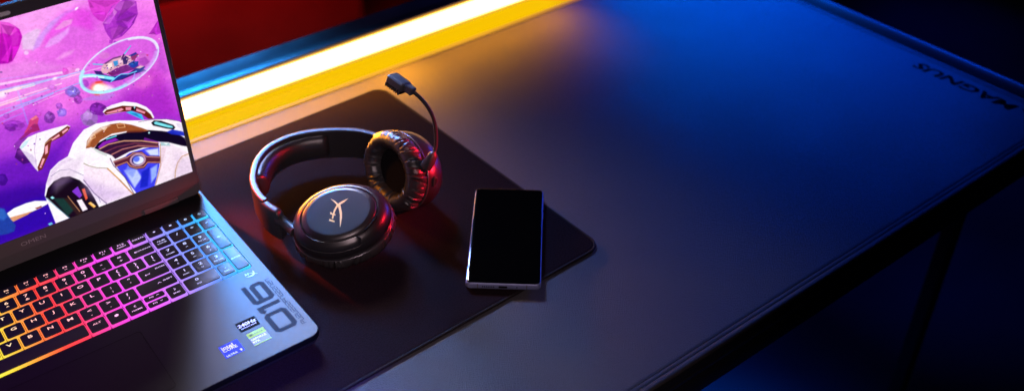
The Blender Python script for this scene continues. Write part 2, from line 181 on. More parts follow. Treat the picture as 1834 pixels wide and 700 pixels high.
('p',(30,70,165),1,0.8,[(-942,1049),(-805,936),(-794,850),(-776,764),(-758,704),(-791,642),(-855,640),(-1051,684)]),
('p',(60,120,205),0.7,2,[(-944,1044),(-809,933),(-806,843),(-845,811),(-978,928)]),
('p',(120,220,235),0.9,0.5,[(-470,582),(-432,585),(-422,559),(-457,554)]),
('p',(248,240,248),1.0,0.5,[(-410,922),(-363,1042),(-284,1181),(-184,1241),(-84,1267),(3,1395),(137,1499),(271,1520),(478,1475),(696,1389),(868,1339),(1037,1262),(1124,1192),(1132,1045),(1121,567),(1100,461),(-101,558),(-396,551)]),
('p',(214,190,222),0.6,1.2,[(-363,1042),(-281,1172),(-180,1233),(-80,1259),(-43,1215),(-184,1189),(-276,1108),(-339,996)]),
('p',(20,14,26),1.0,0.5,[(-408,898),(-360,990),(-285,1044),(-200,1059),(-124,1036),(-43,949),(11,835),(45,675),(72,476),(-157,505),(-258,559),(-391,872)]),
('p',(30,18,46),0.9,0.8,[(-378,922),(-315,1007),(-206,1034),(-132,1006),(-68,935),(-142,968),(-263,972),(-338,904)]),
('p',(20,70,62),0.9,1.5,[(-345,856),(-245,810),(-164,641),(-263,583)]),
('p',(60,40,30),0.8,0.8,[(-245,810),(-198,793),(-101,558),(-169,538)]),
('p',(130,60,200),1.0,0.5,[(-150,856),(-80,889),(-65,766),(-97,741)]),
('p',(250,235,250),1.0,0.5,[(-131,731),(-81,721),(-54,576),(-107,575)]),
('p',(235,90,50),1.0,0.5,[(-51,837),(-20,836),(-21,706),(-46,691)]),
('p',(255,190,90),1.0,0.5,[(-32,645),(-3,651),(35,574),(8,566)]),
('p',(250,215,180),1.0,0.5,[(-18,652),(18,609),(24,579)]),
('l',(205,150,110),0.9,0.3,[(-202,816),(-136,588)],0.7),
('p',(160,235,240),1.0,0.5,[(-366,876),(-344,881),(-327,853),(-353,847)]),
('l',(60,150,170),0.8,0.3,[(-404,883),(-330,720),(-249,555)],0.6),
('l',(90,90,130),0.8,0.3,[(-296,1112),(-198,1143),(-104,1115),(24,970),(78,765),(89,602)],0.5),
('p',(24,8,44),1.0,0.5,[(184,1252),(231,1297),(368,1328),(548,1303),(746,1252),(886,1184),(1027,1105),(1116,1001),(1126,882),(1068,917),(930,1020),(840,1062),(614,1177),(440,1240),(291,1240),(213,1224)]),
('p',(150,44,190),0.95,0.5,[(220,1252),(285,1290),(413,1286),(441,1248),(312,1249),(241,1226)]),
('p',(160,50,190),0.6,0.5,[(700,1177),(840,1062),(834,1033),(682,1140)]),
('p',(35,50,190),0.95,0.8,[(1038,1157),(1109,1117),(1129,1018),(986,1099),(937,1148)]),
('p',(158,88,48),1.0,0.5,[(105,1285),(136,1365),(211,1435),(300,1463),(399,1460),(496,1439),(602,1375),(698,1297),(770,1231),(670,1256),(533,1320),(391,1347),(265,1320),(186,1262)]),
('p',(205,130,80),0.6,0.8,[(125,1309),(155,1372),(227,1428),(305,1450),(329,1436),(239,1402),(168,1334),(145,1279)]),
('p',(110,50,36),0.9,0.5,[(552,1319),(718,1258),(687,1245),(530,1304)]),
('l',(246,196,140),0.9,0.3,[(175,1400),(226,1407),(224,1371),(179,1364),(175,1400)],0.6),
('l',(246,196,140),0.9,0.3,[(307,1458),(361,1437),(328,1407),(307,1458)],0.6),
('l',(246,196,140),0.9,0.3,[(463,1434),(535,1410),(537,1370),(467,1390),(463,1434)],0.6),
('p',(250,230,210),0.7,0.5,[(310,1453),(356,1434),(329,1413)]),
('l',(110,230,250),0.95,0.4,[(326,1308),(427,1306)],1.3),
('p',(200,250,255),1,0.4,[(769,1207),(768,1205),(767,1204),(765,1202),(764,1202),(762,1201),(760,1201),(758,1202),(756,1203),(754,1204),(752,1206),(751,1208),(751,1210),(750,1212),(751,1215),(751,1216),(752,1218),(754,1219),(756,1220),(757,1221),(760,1221),(762,1220),(764,1219),(765,1217),(767,1216),(768,1214),(769,1212),(769,1209)]),
('p',(70,70,230),1.0,0.5,[(335,995),(514,1058),(671,1046),(831,1020),(784,783),(678,542),(471,546),(371,870)]),
('p',(235,238,255),0.95,1.4,[(349,1016),(469,1043),(479,1005),(356,968)]),
('p',(225,235,255),0.9,1.4,[(676,1024),(814,989),(802,902),(715,939)]),
('p',(200,215,255),0.9,1.4,[(411,876),(538,843),(567,714),(467,619)]),
('p',(160,185,255),0.9,1.4,[(680,781),(764,803),(725,668),(652,606)]),
('p',(30,40,190),0.9,1.4,[(582,778),(676,806),(606,579),(521,594)]),
('p',(130,150,250),0.7,1.4,[(460,923),(536,833),(479,754),(415,851)]),
('p',(60,26,60),1.0,0.5,[(212,1218),(313,1253),(476,1234),(666,1155),(829,1057),(822,997),(665,1062),(518,1074),(356,1046),(332,1101),(272,1160)]),
('l',(226,170,130),0.9,0.4,[(235,1224),(328,1242),(491,1219),(665,1147),(819,1057)],1.3),
('l',(120,60,80),0.9,0.5,[(273,1168),(406,1179),(588,1148),(813,1028)],1.6),
('l',(200,130,120),0.9,0.5,[(334,1112),(451,1129),(617,1105),(818,1007)],1.4),
('p',(96,40,58),1.0,0.5,[(329,1029),(475,1029),(547,1053),(637,1024),(679,952),(821,883),(807,796),(669,860),(619,813),(536,835),(475,889),(457,951),(337,949)]),
('l',(214,150,140),0.95,0.4,[(327,1017),(471,1013),(548,1037),(633,1008),(673,941),(818,870)],0.9),
('l',(240,170,130),0.9,0.4,[(340,961),(462,963),(486,900),(543,850),(614,833),(669,870),(806,811)],0.8),
('p',(188,150,176),1,0.5,[(660,927),(657,910),(650,894),(640,880),(626,870),(609,863),(591,860),(572,861),(554,866),(536,875),(521,888),(508,902),(499,919),(493,937),(492,955),(495,973),(502,988),(513,1002),(526,1012),(543,1019),(561,1022),(579,1021),(598,1016),(615,1007),(631,995),(644,980),(653,963),(659,945)]),
('p',(60,50,120),1,0.5,[(641,930),(639,917),(633,905),(625,895),(614,888),(602,882),(588,880),(573,881),(559,885),(545,892),(533,901),(524,913),(516,925),(512,939),(511,952),(513,965),(519,977),(527,987),(538,995),(550,1000),(564,1002),(578,1001),(593,997),(606,990),(618,981),(628,970),(635,958),(640,944)]),
('p',(225,230,255),1,0.5,[(638,925),(636,914),(631,904),(624,895),(615,889),(604,885),(592,883),(580,884),(567,887),(556,893),(546,901),(537,910),(531,921),(527,932),(526,943),(528,954),(533,964),(540,973),(549,979),(560,983),(572,985),(584,984),(596,981),(608,975),(618,968),(627,958),(633,948),(637,936)]),
('p',(90,110,240),0.9,1,[(598,950),(597,942),(594,935),(590,929),(584,925),(577,922),(570,920),(562,921),(554,923),(547,927),(541,932),(536,939),(532,946),(530,954),(529,961),(530,969),(533,976),(538,982),(543,986),(550,989),(557,991),(565,990),(573,988),(580,984),(586,979),(592,973),(596,965),(598,958)]),
('p',(250,238,246),1.0,0.5,[(77,1260),(117,1277),(157,1278),(284,1122),(326,1075),(321,978),(279,960),(131,1038),(42,1121)]),
('p',(206,214,210),1.0,0.5,[(154,1279),(183,1250),(292,1129),(279,1113),(205,1188)]),
('l',(150,140,110),0.9,0.4,[(43,1125),(85,1074),(146,1027),(254,971)],0.9),
('l',(70,50,90),0.8,0.4,[(307,1074),(321,978),(400,789),(444,558)],0.9),
('p',(244,226,240),1.0,0.5,[(39,1109),(113,1040),(252,963),(335,795),(436,548),(146,566),(56,736),(-8,925)]),
('l',(190,130,70),0.95,0.4,[(255,967),(335,795),(436,548)],1.4),
('l',(250,210,150),0.9,0.3,[(264,958),(344,786)],0.5),
('l',(190,165,200),0.7,0.3,[(144,788),(117,708),(148,572)],0.5),
('l',(190,165,200),0.7,0.3,[(169,777),(168,773),(166,770),(164,767),(162,765),(159,763),(156,761),(153,761),(150,761),(147,761),(144,762),(141,764),(138,767),(136,769),(134,773),(133,776),(131,780),(131,784),(131,788),(131,792),(132,796),(133,799),(135,802),(137,805),(140,807),(143,808),(146,809),(149,810),(152,809),(155,809),(158,807),(161,805),(164,802),(166,799),(167,796),(169,792),(170,788),(170,784),(170,780),(169,777)],0.5),
('l',(60,40,90),0.8,0.4,[(-6,935),(56,736),(145,560)],0.9),
('p',(240,222,236),1.0,0.5,[(829,1066),(948,994),(1126,800),(1120,542),(681,558),(789,781),(840,989)]),
('p',(224,198,214),0.9,0.6,[(844,988),(898,965),(789,734),(704,571),(681,558),(789,781)]),
('p',(170,200,205),1.0,0.5,[(850,1053),(937,1008),(948,967),(848,1009)]),
('p',(240,250,250),1.0,0.5,[(882,1031),(927,1008),(905,998)]),
('l',(170,120,60),0.9,0.4,[(845,1032),(795,778),(688,562)],0.7),
('l',(196,150,100),0.9,0.4,[(1116,790),(1042,789),(980,733),(936,646),(914,561)],1.2),
('l',(250,225,190),0.8,0.3,[(1119,768),(1050,767),(991,717),(946,637)],0.5),
('p',(246,236,246),1.0,0.5,[(678,1377),(843,1345),(986,1289),(1100,1222),(1115,1148),(1130,1075),(1033,1136),(810,1281)]),
('p',(14,8,26),1.0,0.5,[(806,1316),(840,1333),(911,1301),(1027,1202),(1043,1164),(1019,1146),(946,1189),(819,1278)]),
('p',(130,225,235),1.0,0.5,[(832,1310),(859,1312),(1015,1193),(1020,1169),(966,1194),(840,1285)]),
('p',(225,215,235),0.9,0.5,[(1050,1219),(1107,1185),(1127,1087),(1103,1086)]),
('l',(60,40,70),0.8,0.3,[(678,1375),(807,1355),(969,1300),(1109,1214)],0.5),
('p',(255,225,255),0.9,0.3,[(881,2136),(881,2135),(880,2134),(880,2133),(879,2132),(878,2132),(877,2132),(875,2132),(874,2133),(873,2133),(873,2134),(872,2135),(872,2137),(872,2138),(872,2139),(872,2140),(873,2141),(874,2142),(875,2143),(876,2143),(877,2143),(878,2143),(879,2142),(880,2141),(881,2141),(881,2139),(882,2138),(882,2137)]),
('p',(255,225,255),0.9,0.3,[(905,1843),(904,1842),(904,1841),(903,1840),(902,1839),(901,1839),(900,1839),(898,1839),(897,1840),(896,1841),(896,1842),(895,1843),(895,1844),(895,1845),(895,1847),(895,1848),(896,1849),(897,1850),(898,1850),(899,1851),(900,1851),(901,1850),(902,1850),(903,1849),(904,1848),(904,1847),(905,1846),(905,1844)]),
('p',(255,225,255),0.9,0.3,[(122,1838),(122,1837),(121,1836),(120,1835),(119,1834),(118,1834),(117,1834),(116,1834),(115,1835),(114,1835),(114,1836),(113,1837),(113,1839),(113,1840),(113,1841),(114,1842),(114,1843),(115,1844),(116,1845),(117,1845),(118,1845),(119,1845),(120,1844),(121,1843),(122,1843),(122,1841),(122,1840),(122,1839)]),
('p',(255,225,255),0.9,0.3,[(325,1400),(324,1399),(324,1398),(323,1397),(322,1396),(321,1396),(320,1396),(319,1396),(318,1397),(317,1397),(316,1398),(316,1400),(315,1401),(315,1402),(315,1404),(316,1405),(316,1406),(317,1407),(318,1407),(319,1408),(320,1408),(321,1407),(322,1407),(323,1406),(324,1405),(325,1404),(325,1402),(325,1401)]),
('p',(255,225,255),0.9,0.3,[(-237,1936),(-237,1935),(-238,1934),(-239,1933),(-240,1932),(-241,1932),(-242,1932),(-243,1932),(-243,1933),(-244,1933),(-245,1934),(-245,1935),(-246,1937),(-246,1938),(-245,1939),(-245,1940),(-244,1941),(-244,1942),(-243,1942),(-242,1943),(-241,1943),(-240,1942),(-239,1942),(-238,1941),(-237,1940),(-237,1939),(-237,1938),(-237,1937)]),
('p',(255,225,255),0.9,0.3,[(-456,713),(-456,712),(-457,710),(-458,710),(-459,709),(-460,709),(-461,709),(-462,709),(-463,710),(-464,711),(-465,712),(-465,713),(-465,714),(-465,716),(-465,717),(-465,718),(-464,719),(-463,720),(-462,721),(-461,721),(-460,721),(-459,721),(-458,720),(-457,719),(-456,718),(-456,717),(-456,715),(-456,714)]),
('p',(255,225,255),0.9,0.3,[(-520,1571),(-520,1570),(-521,1569),(-522,1568),(-523,1568),(-524,1568),(-525,1568),(-526,1568),(-526,1568),(-527,1569),(-528,1570),(-528,1571),(-529,1572),(-529,1574),(-528,1575),(-528,1576),(-527,1577),(-526,1578),(-526,1578),(-525,1579),(-523,1579),(-523,1578),(-522,1578),(-521,1577),(-520,1576),(-520,1575),(-520,1574),(-520,1573)]),
('p',(255,225,255),0.9,0.3,[(-91,2352),(-91,2351),(-92,2350),(-92,2349),(-93,2349),(-94,2348),(-95,2348),(-96,2348),(-97,2349),(-98,2350),(-99,2350),(-99,2351),(-99,2353),(-99,2354),(-99,2355),(-99,2356),(-98,2357),(-97,2358),(-96,2358),(-95,2358),(-94,2358),(-93,2358),(-93,2358),(-92,2357),(-91,2356),(-91,2355),(-90,2354),(-90,2353)]),
('p',(255,225,255),0.9,0.3,[(671,1776),(671,1775),(670,1774),(669,1773),(668,1773),(667,1772),(666,1772),(665,1773),(664,1773),(663,1774),(662,1775),(662,1776),(661,1777),(661,1779),(661,1780),(662,1781),(662,1782),(663,1783),(664,1784),(665,1784),(666,1784),(668,1784),(669,1783),(669,1782),(670,1781),(671,1780),(671,1779),(671,1778)]),
('p',(255,225,255),0.9,0.3,[(1092,2211),(1091,2210),(1091,2209),(1090,2208),(1089,2208),(1088,2208),(1087,2207),(1086,2208),(1085,2208),(1084,2209),(1083,2210),(1082,2211),(1082,2212),(1082,2213),(1082,2215),(1082,2216),(1083,2217),(1084,2218),(1085,2218),(1086,2219),(1087,2219),(1088,2218),(1089,2218),(1090,2217),(1091,2216),(1091,2215),(1092,2214),(1092,2213)]),
('p',(147,32,138),0.5,0.4,[(-336,2437),(-392,2473),(-280,2588)]),
('p',(168,36,157),0.5,0.4,[(-392,2473),(-291,2819),(-307,2669)]),
('p',(147,32,138),0.5,0.4,[(-296,2445),(-336,2437),(-295,2507)]),
('p',(233,51,218),0.5,0.4,[(-227,2799),(-158,2712),(-218,2701)]),
('p',(233,51,218),0.5,0.4,[(-336,2437),(-291,2819),(-293,2594)]),
('p',(147,32,138),0.5,0.4,[(-291,2819),(-184,2753),(-258,2674)]),
('p',(147,32,138),0.5,0.4,[(-296,2445),(-336,2437),(-242,2588)]),
('p',(255,56,241),0.5,0.4,[(-336,2437),(-392,2473),(-252,2606)]),
('p',(255,56,241),0.5,0.4,[(-202,2557),(-296,2445),(-255,2576)]),
('p',(126,48,139),0.5,0.4,[(925,2537),(870,2458),(695,2522)]),
('p',(126,48,139),0.5,0.4,[(596,2545),(654,2616),(657,2586)]),
('p',(126,48,139),0.5,0.4,[(596,2545),(710,2677),(706,2592)]),
('p',(200,77,221),0.5,0.4,[(925,2537),(817,2417),(805,2481)]),
('p',(221,85,244),0.5,0.4,[(654,2616),(710,2677),(686,2600)]),
('p',(126,48,139),0.5,0.4,[(850,2718),(937,2658),(735,2544)]),
('p',(221,85,244),0.5,0.4,[(925,2537),(817,2417),(816,2460)]),
('p',(200,77,221),0.5,0.4,[(600,2475),(654,2616),(681,2493)]),
('p',(221,85,244),0.5,0.4,[(870,2458),(731,2364),(775,2415)]),
('p',(200,77,221),0.5,0.4,[(870,2458),(817,2417),(771,2519)]),
('p',(200,77,221),0.5,0.4,[(596,2545),(710,2677),(713,2536)]),
('p',(126,48,139),0.5,0.4,[(817,2417),(633,2355),(728,2482)]),
('p',(255,88,255),0.5,0.4,[(526,2665),(603,2562),(640,2651)]),
('p',(243,79,233),0.5,0.4,[(664,2599),(798,2725),(695,2666)]),
('p',(154,50,147),0.5,0.4,[(517,2810),(513,2735),(547,2724)]),
('p',(175,57,168),0.5,0.4,[(526,2665),(603,2562),(628,2623)]),
('p',(243,79,233),0.5,0.4,[(603,2562),(728,2647),(647,2625)]),
('p',(154,50,147),0.5,0.4,[(664,2599),(728,2647),(706,2634)]),
('p',(175,57,168),0.5,0.4,[(798,2725),(517,2810),(648,2695)]),
('p',(221,63,234),0.5,0.4,[(1120,2408),(1067,2267),(1067,2335)]),
('p',(200,56,212),0.5,0.4,[(1037,2329),(1080,2374),(1056,2331)]),
('p',(221,63,234),0.5,0.4,[(1117,2268),(1067,2267),(1067,2298)]),
('p',(126,36,133),0.5,0.4,[(1067,2267),(997,2296),(1050,2303)]),
('p',(144,41,152),0.5,0.4,[(1080,2374),(1120,2408),(1083,2351)]),
('p',(108,79,147),0.5,0.4,[(91,1980),(169,1993),(146,1949)]),
('p',(108,79,147),0.5,0.4,[(205,1915),(181,1882),(152,1926)]),
('p',(108,79,147),0.5,0.4,[(181,1882),(99,1897),(133,1921)]),
('p',(108,79,147),0.5,0.4,[(169,1993),(205,1915),(171,1936)]),
('p',(108,79,147),0.5,0.4,[(201,1959),(205,1915),(155,1922)]),
('p',(122,90,168),0.5,0.4,[(139,1875),(99,1897),(135,1909)]),
('p',(189,138,255),0.5,0.4,[(201,1959),(205,1915),(164,1915)]),
('p',(118,86,140),0.5,0.4,[(264,1526),(166,1544),(215,1598)]),
('p',(135,98,159),0.5,0.4,[(213,1514),(166,1544),(214,1548)]),
('p',(188,136,222),0.5,0.4,[(146,1601),(203,1691),(238,1623)]),
('p',(207,151,245),0.5,0.4,[(255,1682),(291,1636),(243,1631)]),
('p',(135,98,159),0.5,0.4,[(264,1526),(166,1544),(232,1590)]),
('p',(135,98,159),0.5,0.4,[(213,1514),(146,1601),(195,1583)]),
('p',(135,98,159),0.5,0.4,[(264,1526),(213,1514),(227,1578)]),
('p',(114,53,143),0.5,0.4,[(-145,1811),(-90,1775),(-134,1773)]),
('p',(100,46,126),0.5,0.4,[(-112,1807),(-90,1775),(-135,1765)]),
('p',(159,74,199),0.5,0.4,[(-145,1811),(-112,1807),(-120,1794)]),
('p',(114,53,143),0.5,0.4,[(-174,1707),(-174,1788),(-156,1761)]),
('p',(114,53,143),0.5,0.4,[(-90,1732),(-144,1687),(-127,1741)]),
('p',(114,53,143),0.5,0.4,[(-111,1697),(-144,1687),(-133,1742)]),
('p',(114,53,143),0.5,0.4,[(-144,1687),(-174,1707),(-156,1731)]),
('p',(90,28,115),0.5,0.4,[(402,1688),(411,1636),(340,1667)]),
('p',(157,50,201),0.5,0.4,[(271,1626),(255,1722),(287,1689)]),
('p',(90,28,115),0.5,0.4,[(300,1743),(358,1730),(313,1726)]),
('p',(102,32,131),0.5,0.4,[(255,1722),(300,1743),(310,1691)]),
('p',(102,32,131),0.5,0.4,[(271,1626),(244,1675),(285,1644)]),
('p',(142,45,182),0.5,0.4,[(255,1722),(300,1743),(297,1687)]),
('p',(90,28,115),0.5,0.4,[(300,1743),(358,1730),(319,1682)]),
('p',(189,75,226),0.5,0.4,[(-499,1849),(-389,1794),(-463,1801)]),
('p',(122,49,147),0.5,0.4,[(-554,1806),(-499,1849),(-498,1809)]),
('p',(170,68,205),0.5,0.4,[(-523,1765),(-544,1839),(-488,1787)]),
('p',(108,43,129),0.5,0.4,[(-465,1735),(-554,1806),(-472,1779)]),
('p',(189,75,226),0.5,0.4,[(-407,1731),(-465,1735),(-457,1776)]),
('p',(189,75,226),0.5,0.4,[(-544,1839),(-499,1849),(-491,1803)]),
('p',(189,75,226),0.5,0.4,[(-499,1849),(-437,1831),(-459,1811)]),
('p',(122,90,180),0.5,0.4,[(-24,1807),(27,1776),(-4,1786)]),
('p',(170,125,250),0.5,0.4,[(6,1801),(27,1776),(0,1771)]),
('p',(108,79,158),0.5,0.4,[(-49,1791),(-24,1807),(-20,1789)]),
('p',(189,138,255),0.5,0.4,[(-49,1791),(-24,1807),(-36,1783)]),
('p',(122,90,180),0.5,0.4,[(-57,1761),(-24,1807),(-17,1768)]),
('p',(108,79,158),0.5,0.4,[(27,1776),(12,1719),(12,1756)]),
('p',(189,138,255),0.5,0.4,[(27,1776),(12,1719),(0,1766)]),
('p',(193,96,222),0.5,0.4,[(-52,1839),(-46,1862),(-30,1829)]),
('p',(122,61,140),0.5,0.4,[(-46,1862),(-28,1874),(-33,1851)]),
('p',(193,96,222),0.5,0.4,[(-52,1839),(-28,1874),(-27,1842)]),
('p',(122,61,140),0.5,0.4,[(-43,1817),(-46,1862),(-31,1836)]),
('p',(139,69,159),0.5,0.4,[(9,1852),(10,1828),(-9,1838)]),
('p',(193,96,222),0.5,0.4,[(-28,1874),(-6,1870),(-26,1862)]),
('p',(214,107,245),0.5,0.4,[(-46,1862),(-28,1874),(-38,1850)]),
('p',(207,88,233),0.5,0.4,[(208,1832),(192,1807),(193,1837)]),
('p',(118,50,133),0.5,0.4,[(165,1800),(130,1845),(158,1836)]),
('p',(188,79,210),0.5,0.4,[(208,1832),(165,1800),(177,1850)]),
('p',(188,79,210),0.5,0.4,[(130,1845),(138,1875),(172,1849)]),
('p',(135,57,151),0.5,0.4,[(130,1845),(138,1875),(168,1846)]),
('p',(118,50,133),0.5,0.4,[(141,1815),(138,1875),(160,1851)]),
('p',(135,57,151),0.5,0.4,[(160,1892),(206,1864),(181,1866)]),
('p',(155,72,156),0.75,0.3,[(221,2211),(215,2208),(209,2212),(206,2219),(209,2224),(216,2223),(221,2217)]),
('p',(173,77,136),0.75,0.3,[(429,1838),(425,1839),(422,1844),(422,1849),(426,1851),(430,1848),(432,1843)]),
('p',(160,92,131),0.75,0.3,[(-390,1463),(-397,1464),(-403,1473),(-402,1484),(-395,1487),(-388,1482),(-386,1471)]),
('p',(126,80,146),0.75,0.3,[(-456,1916),(-458,1914),(-461,1915),(-463,1918),(-462,1921),(-458,1921),(-456,1919)]),
('p',(133,82,172),0.75,0.3,[(-204,1936),(-209,1937),(-212,1943),(-212,1950),(-208,1952),(-203,1949),(-201,1942)]),
('p',(205,76,214),0.75,0.3,[(408,2006),(402,2004),(395,2010),(393,2019),(398,2024),(405,2022),(410,2013)]),
('p',(187,78,220),0.75,0.3,[(310,1712),(305,1713),(301,1720),(302,1727),(307,1729),(312,1725),(313,1717)]),
('p',(152,55,148),0.75,0.3,[(-406,1973),(-412,1968),(-421,1971),(-426,1979),(-423,1986),(-414,1988),(-407,1982)]),
('p',(163,70,127),0.75,0.3,[(698,1928),(695,1932),(695,1938),(699,1942),(703,1940),(704,1935),(702,1929)]),
('p',(193,87,161),0.75,0.3,[(-18,2001),(-22,1997),(-28,1999),(-31,2003),(-30,2008),(-25,2010),(-19,2006)]),
('p',(116,83,162),0.75,0.3,[(732,1798),(725,1798),(720,1805),(720,1814),(725,1817),(732,1813),(735,1804)]),
('p',(206,59,155),0.75,0.3,[(97,1865),(92,1860),(85,1862),(81,1868),(83,1874),(90,1876),(96,1871)]),
('p',(176,61,213),0.75,0.3,[(-235,1863),(-241,1866),(-242,1875),(-239,1883),(-233,1883),(-229,1876),(-230,1867)]),
('p',(189,78,145),0.75,0.3,[(-499,1390),(-504,1396),(-503,1406),(-498,1413),(-492,1412),(-489,1403),(-492,1393)]),
('p',(200,72,178),0.75,0.3,[(372,1796),(368,1797),(365,1803),(366,1808),(370,1809),(374,1806),(375,1800)]),
('p',(166,85,148),0.75,0.3,[(-339,1691),(-344,1688),(-350,1691),(-352,1698),(-349,1703),(-343,1703),(-339,1697)]),
('p',(173,67,142),0.75,0.3,[(-343,2065),(-345,2063),(-348,2064),(-349,2067),(-348,2069),(-346,2069),(-343,2067)]),
('p',(158,78,209),0.75,0.3,[(-73,2060),(-76,2064),(-76,2070),(-72,2073),(-69,2072),(-67,2067),(-70,2062)]),
('p',(129,93,145),0.75,0.3,[(-422,2123),(-428,2126),(-429,2134),(-426,2141),(-421,2142),(-417,2136),(-417,2127)]),
('p',(122,55,159),0.75,0.3,[(-445,2131),(-451,2133),(-454,2141),(-453,2149),(-447,2152),(-442,2146),(-441,2137)]),
('p',(151,84,143),0.75,0.3,[(-368,2301),(-370,2303),(-370,2307),(-369,2309),(-366,2309),(-365,2306),(-366,2303)]),
('p',(154,74,175),0.75,0.3,[(949,1523),(945,1524),(942,1529),(942,1534),(945,1536),(949,1533),(951,1527)]),
('p',(181,88,202),0.75,0.3,[(-409,2199),(-413,2199),(-417,2205),(-416,2211),(-412,2214),(-408,2210),(-406,2204)]),
('p',(185,92,165),0.75,0.3,[(981,1657),(976,1661),(975,1669),(978,1675),(984,1675),(988,1668),(986,1660)]),
('p',(123,83,152),0.75,0.3,[(-410,2355),(-417,2351),(-425,2356),(-548,2372),(-424,2372),(-415,2371),(-409,2364)]),
('p',(134,54,165),0.75,0.3,[(510,1569),(504,1570),(500,1577),(501,1585),(506,1587),(511,1582),(513,1574)]),
('p',(196,89,158),0.75,0.3,[(-336,1975),(-339,1976),(-341,1981),(-341,1985),(-338,1987),(-334,1984),(-334,1979)]),
('p',(118,58,167),0.75,0.3,[(-337,1520),(-344,1517),(-352,1522),(-354,1531),(-350,1538),(-342,1537),(-336,1529)]),
('p',(153,96,188),0.75,0.3,[(1,2027),(-6,2026),(-11,2032),(-12,2040),(-7,2044),(-1,2041),(3,2033)]),
('p',(188,75,149),0.75,0.3,[(796,1647),(792,1648),(790,1653),(792,1658),(795,1659),(798,1655),(799,1650)]),
('p',(186,59,208),0.75,0.3,[(1050,1746),(1042,1747),(1035,1755),(1035,1765),(1041,1770),(1049,1765),(1054,1754)]),
('p',(130,57,143),0.75,0.3,[(-401,1771),(-405,1771),(-408,1775),(-408,1781),(-405,1783),(-401,1781),(-399,1775)]),
('p',(123,61,196),0.75,0.3,[(520,2063),(514,2068),(513,2078),(518,2085),(525,2084),(528,2076),(526,2066)]),
('p',(131,77,185),0.75,0.3,[(261,2125),(256,2128),(255,2137),(259,2143),(264,2143),(268,2136),(266,2128)]),
('p',(129,94,207),0.75,0.3,[(-506,1695),(-510,1696),(-513,1701),(-512,1707),(-508,1709),(-504,1706),(-503,1699)]),
('p',(152,73,124),0.75,0.3,[(124,1686),(121,1689),(121,1695),(123,1699),(127,1699),(129,1694),(128,1688)]),
('p',(132,96,161),0.75,0.3,[(-494,1986),(-497,1987),(-497,1991),(-496,1995),(-493,1995),(-492,1992),(-492,1988)]),
('p',(199,66,222),0.75,0.3,[(-314,2073),(-321,2076),(-325,2086),(-322,2095),(-315,2097),(-309,2090),(-309,2079)]),
('p',(204,85,177),0.75,0.3,[(225,1800),(222,1797),(216,1798),(213,1803),(214,1808),(220,1809),(224,1805)]),
('p',(147,54,148),0.75,0.3,[(-342,1259),(-348,1257),(-354,1261),(-356,1269),(-352,1274),(-346,1273),(-341,1266)]),
('p',(119,58,173),0.75,0.3,[(-275,1966),(-278,1963),(-282,1965),(-284,1968),(-283,1972),(-279,1973),(-275,1970)]),
('p',(153,67,156),0.75,0.3,[(983,1818),(978,1816),(971,1819),(968,1826),(971,1831),(978,1830),(983,1824)]),
('p',(175,68,213),0.75,0.3,[(-43,2165),(-50,2164),(-55,2170),(-56,2179),(-51,2183),(-44,2180),(-41,2172)]),
('p',(203,60,148),0.75,0.3,[(1064,2042),(1058,2043),(1053,2049),(1053,2057),(1058,2060),(1064,2056),(1066,2048)]),
('p',(187,55,203),0.75,0.3,[(517,1777),(513,1777),(509,1781),(508,1787),(512,1790),(517,1787),(519,1782)]),
('p',(149,62,129),0.75,0.3,[(-554,1368),(-561,1366),(-568,1373),(-570,1383),(-565,1389),(-557,1386),(-552,1377)]),
('p',(205,58,139),0.75,0.3,[(-8,2038),(-12,2040),(-13,2046),(-12,2051),(-8,2052),(-4,2048),(-4,2042)]),
('p',(142,80,181),0.75,0.3,[(-294,2056),(-301,2053),(-308,2059),(-310,2068),(-306,2074),(-298,2072),(-292,2064)]),
('p',(115,58,157),0.75,0.3,[(-138,1991),(-145,1988),(-153,1993),(-156,2002),(-152,2009),(-143,2008),(-137,2000)]),
('p',(188,90,177),0.75,0.3,[(229,1883),(224,1887),(223,1895),(226,1901),(232,1901),(235,1895),(234,1887)]),
('p',(150,68,181),0.75,0.3,[(-415,2211),(-421,2210),(-427,2216),(-428,2225),(-423,2230),(-416,2227),(-412,2219)]),
('p',(171,95,172),0.75,0.3,[(884,1609),(877,1616),(877,1627),(884,1635),(892,1632),(895,1622),(891,1612)]),
('p',(195,58,221),0.75,0.3,[(437,2153),(430,2155),(425,2163),(426,2172),(432,2175),(439,2169),(441,2160)]),
('p',(175,78,221),0.75,0.3,[(650,1869),(642,1871),(635,1881),(636,1892),(644,1896),(652,1889),(655,1877)]),
('p',(184,70,192),0.75,0.3,[(361,2153),(355,2154),(351,2161),(352,2168),(357,2171),(362,2166),(364,2158)]),
('p',(146,83,129),0.75,0.3,[(-280,1726),(-286,1725),(-290,1730),(-291,1737),(-287,1741),(-282,1738),(-279,1732)]),
('p',(203,74,210),0.75,0.3,[(-327,1868),(-331,1870),(-333,1876),(-332,1882),(-327,1883),(-324,1879),(-324,1872)]),
('p',(204,60,129),0.75,0.3,[(942,2069),(933,2067),(924,2074),(921,2084),(927,2091),(937,2088),(943,2078)]),
('p',(208,74,201),0.75,0.3,[(393,1976),(384,1979),(379,1990),(382,2001),(390,2004),(397,1996),(399,1984)]),
('p',(170,78,183),0.75,0.3,[(-328,1695),(-334,1698),(-336,1707),(-333,1715),(-327,1716),(-323,1709),(-323,1700)]),
('p',(156,85,162),0.75,0.3,[(742,2018),(735,2012),(725,2015),(719,2024),(721,2032),(731,2034),(740,2028)]),
('p',(139,63,153),0.75,0.3,[(480,1741),(475,1745),(474,1754),(478,1761),(483,1760),(487,1753),(486,1745)]),
('p',(194,62,206),0.75,0.3,[(-400,1525),(-404,1521),(-410,1523),(-413,1529),(-411,1534),(-405,1535),(-400,1531)]),
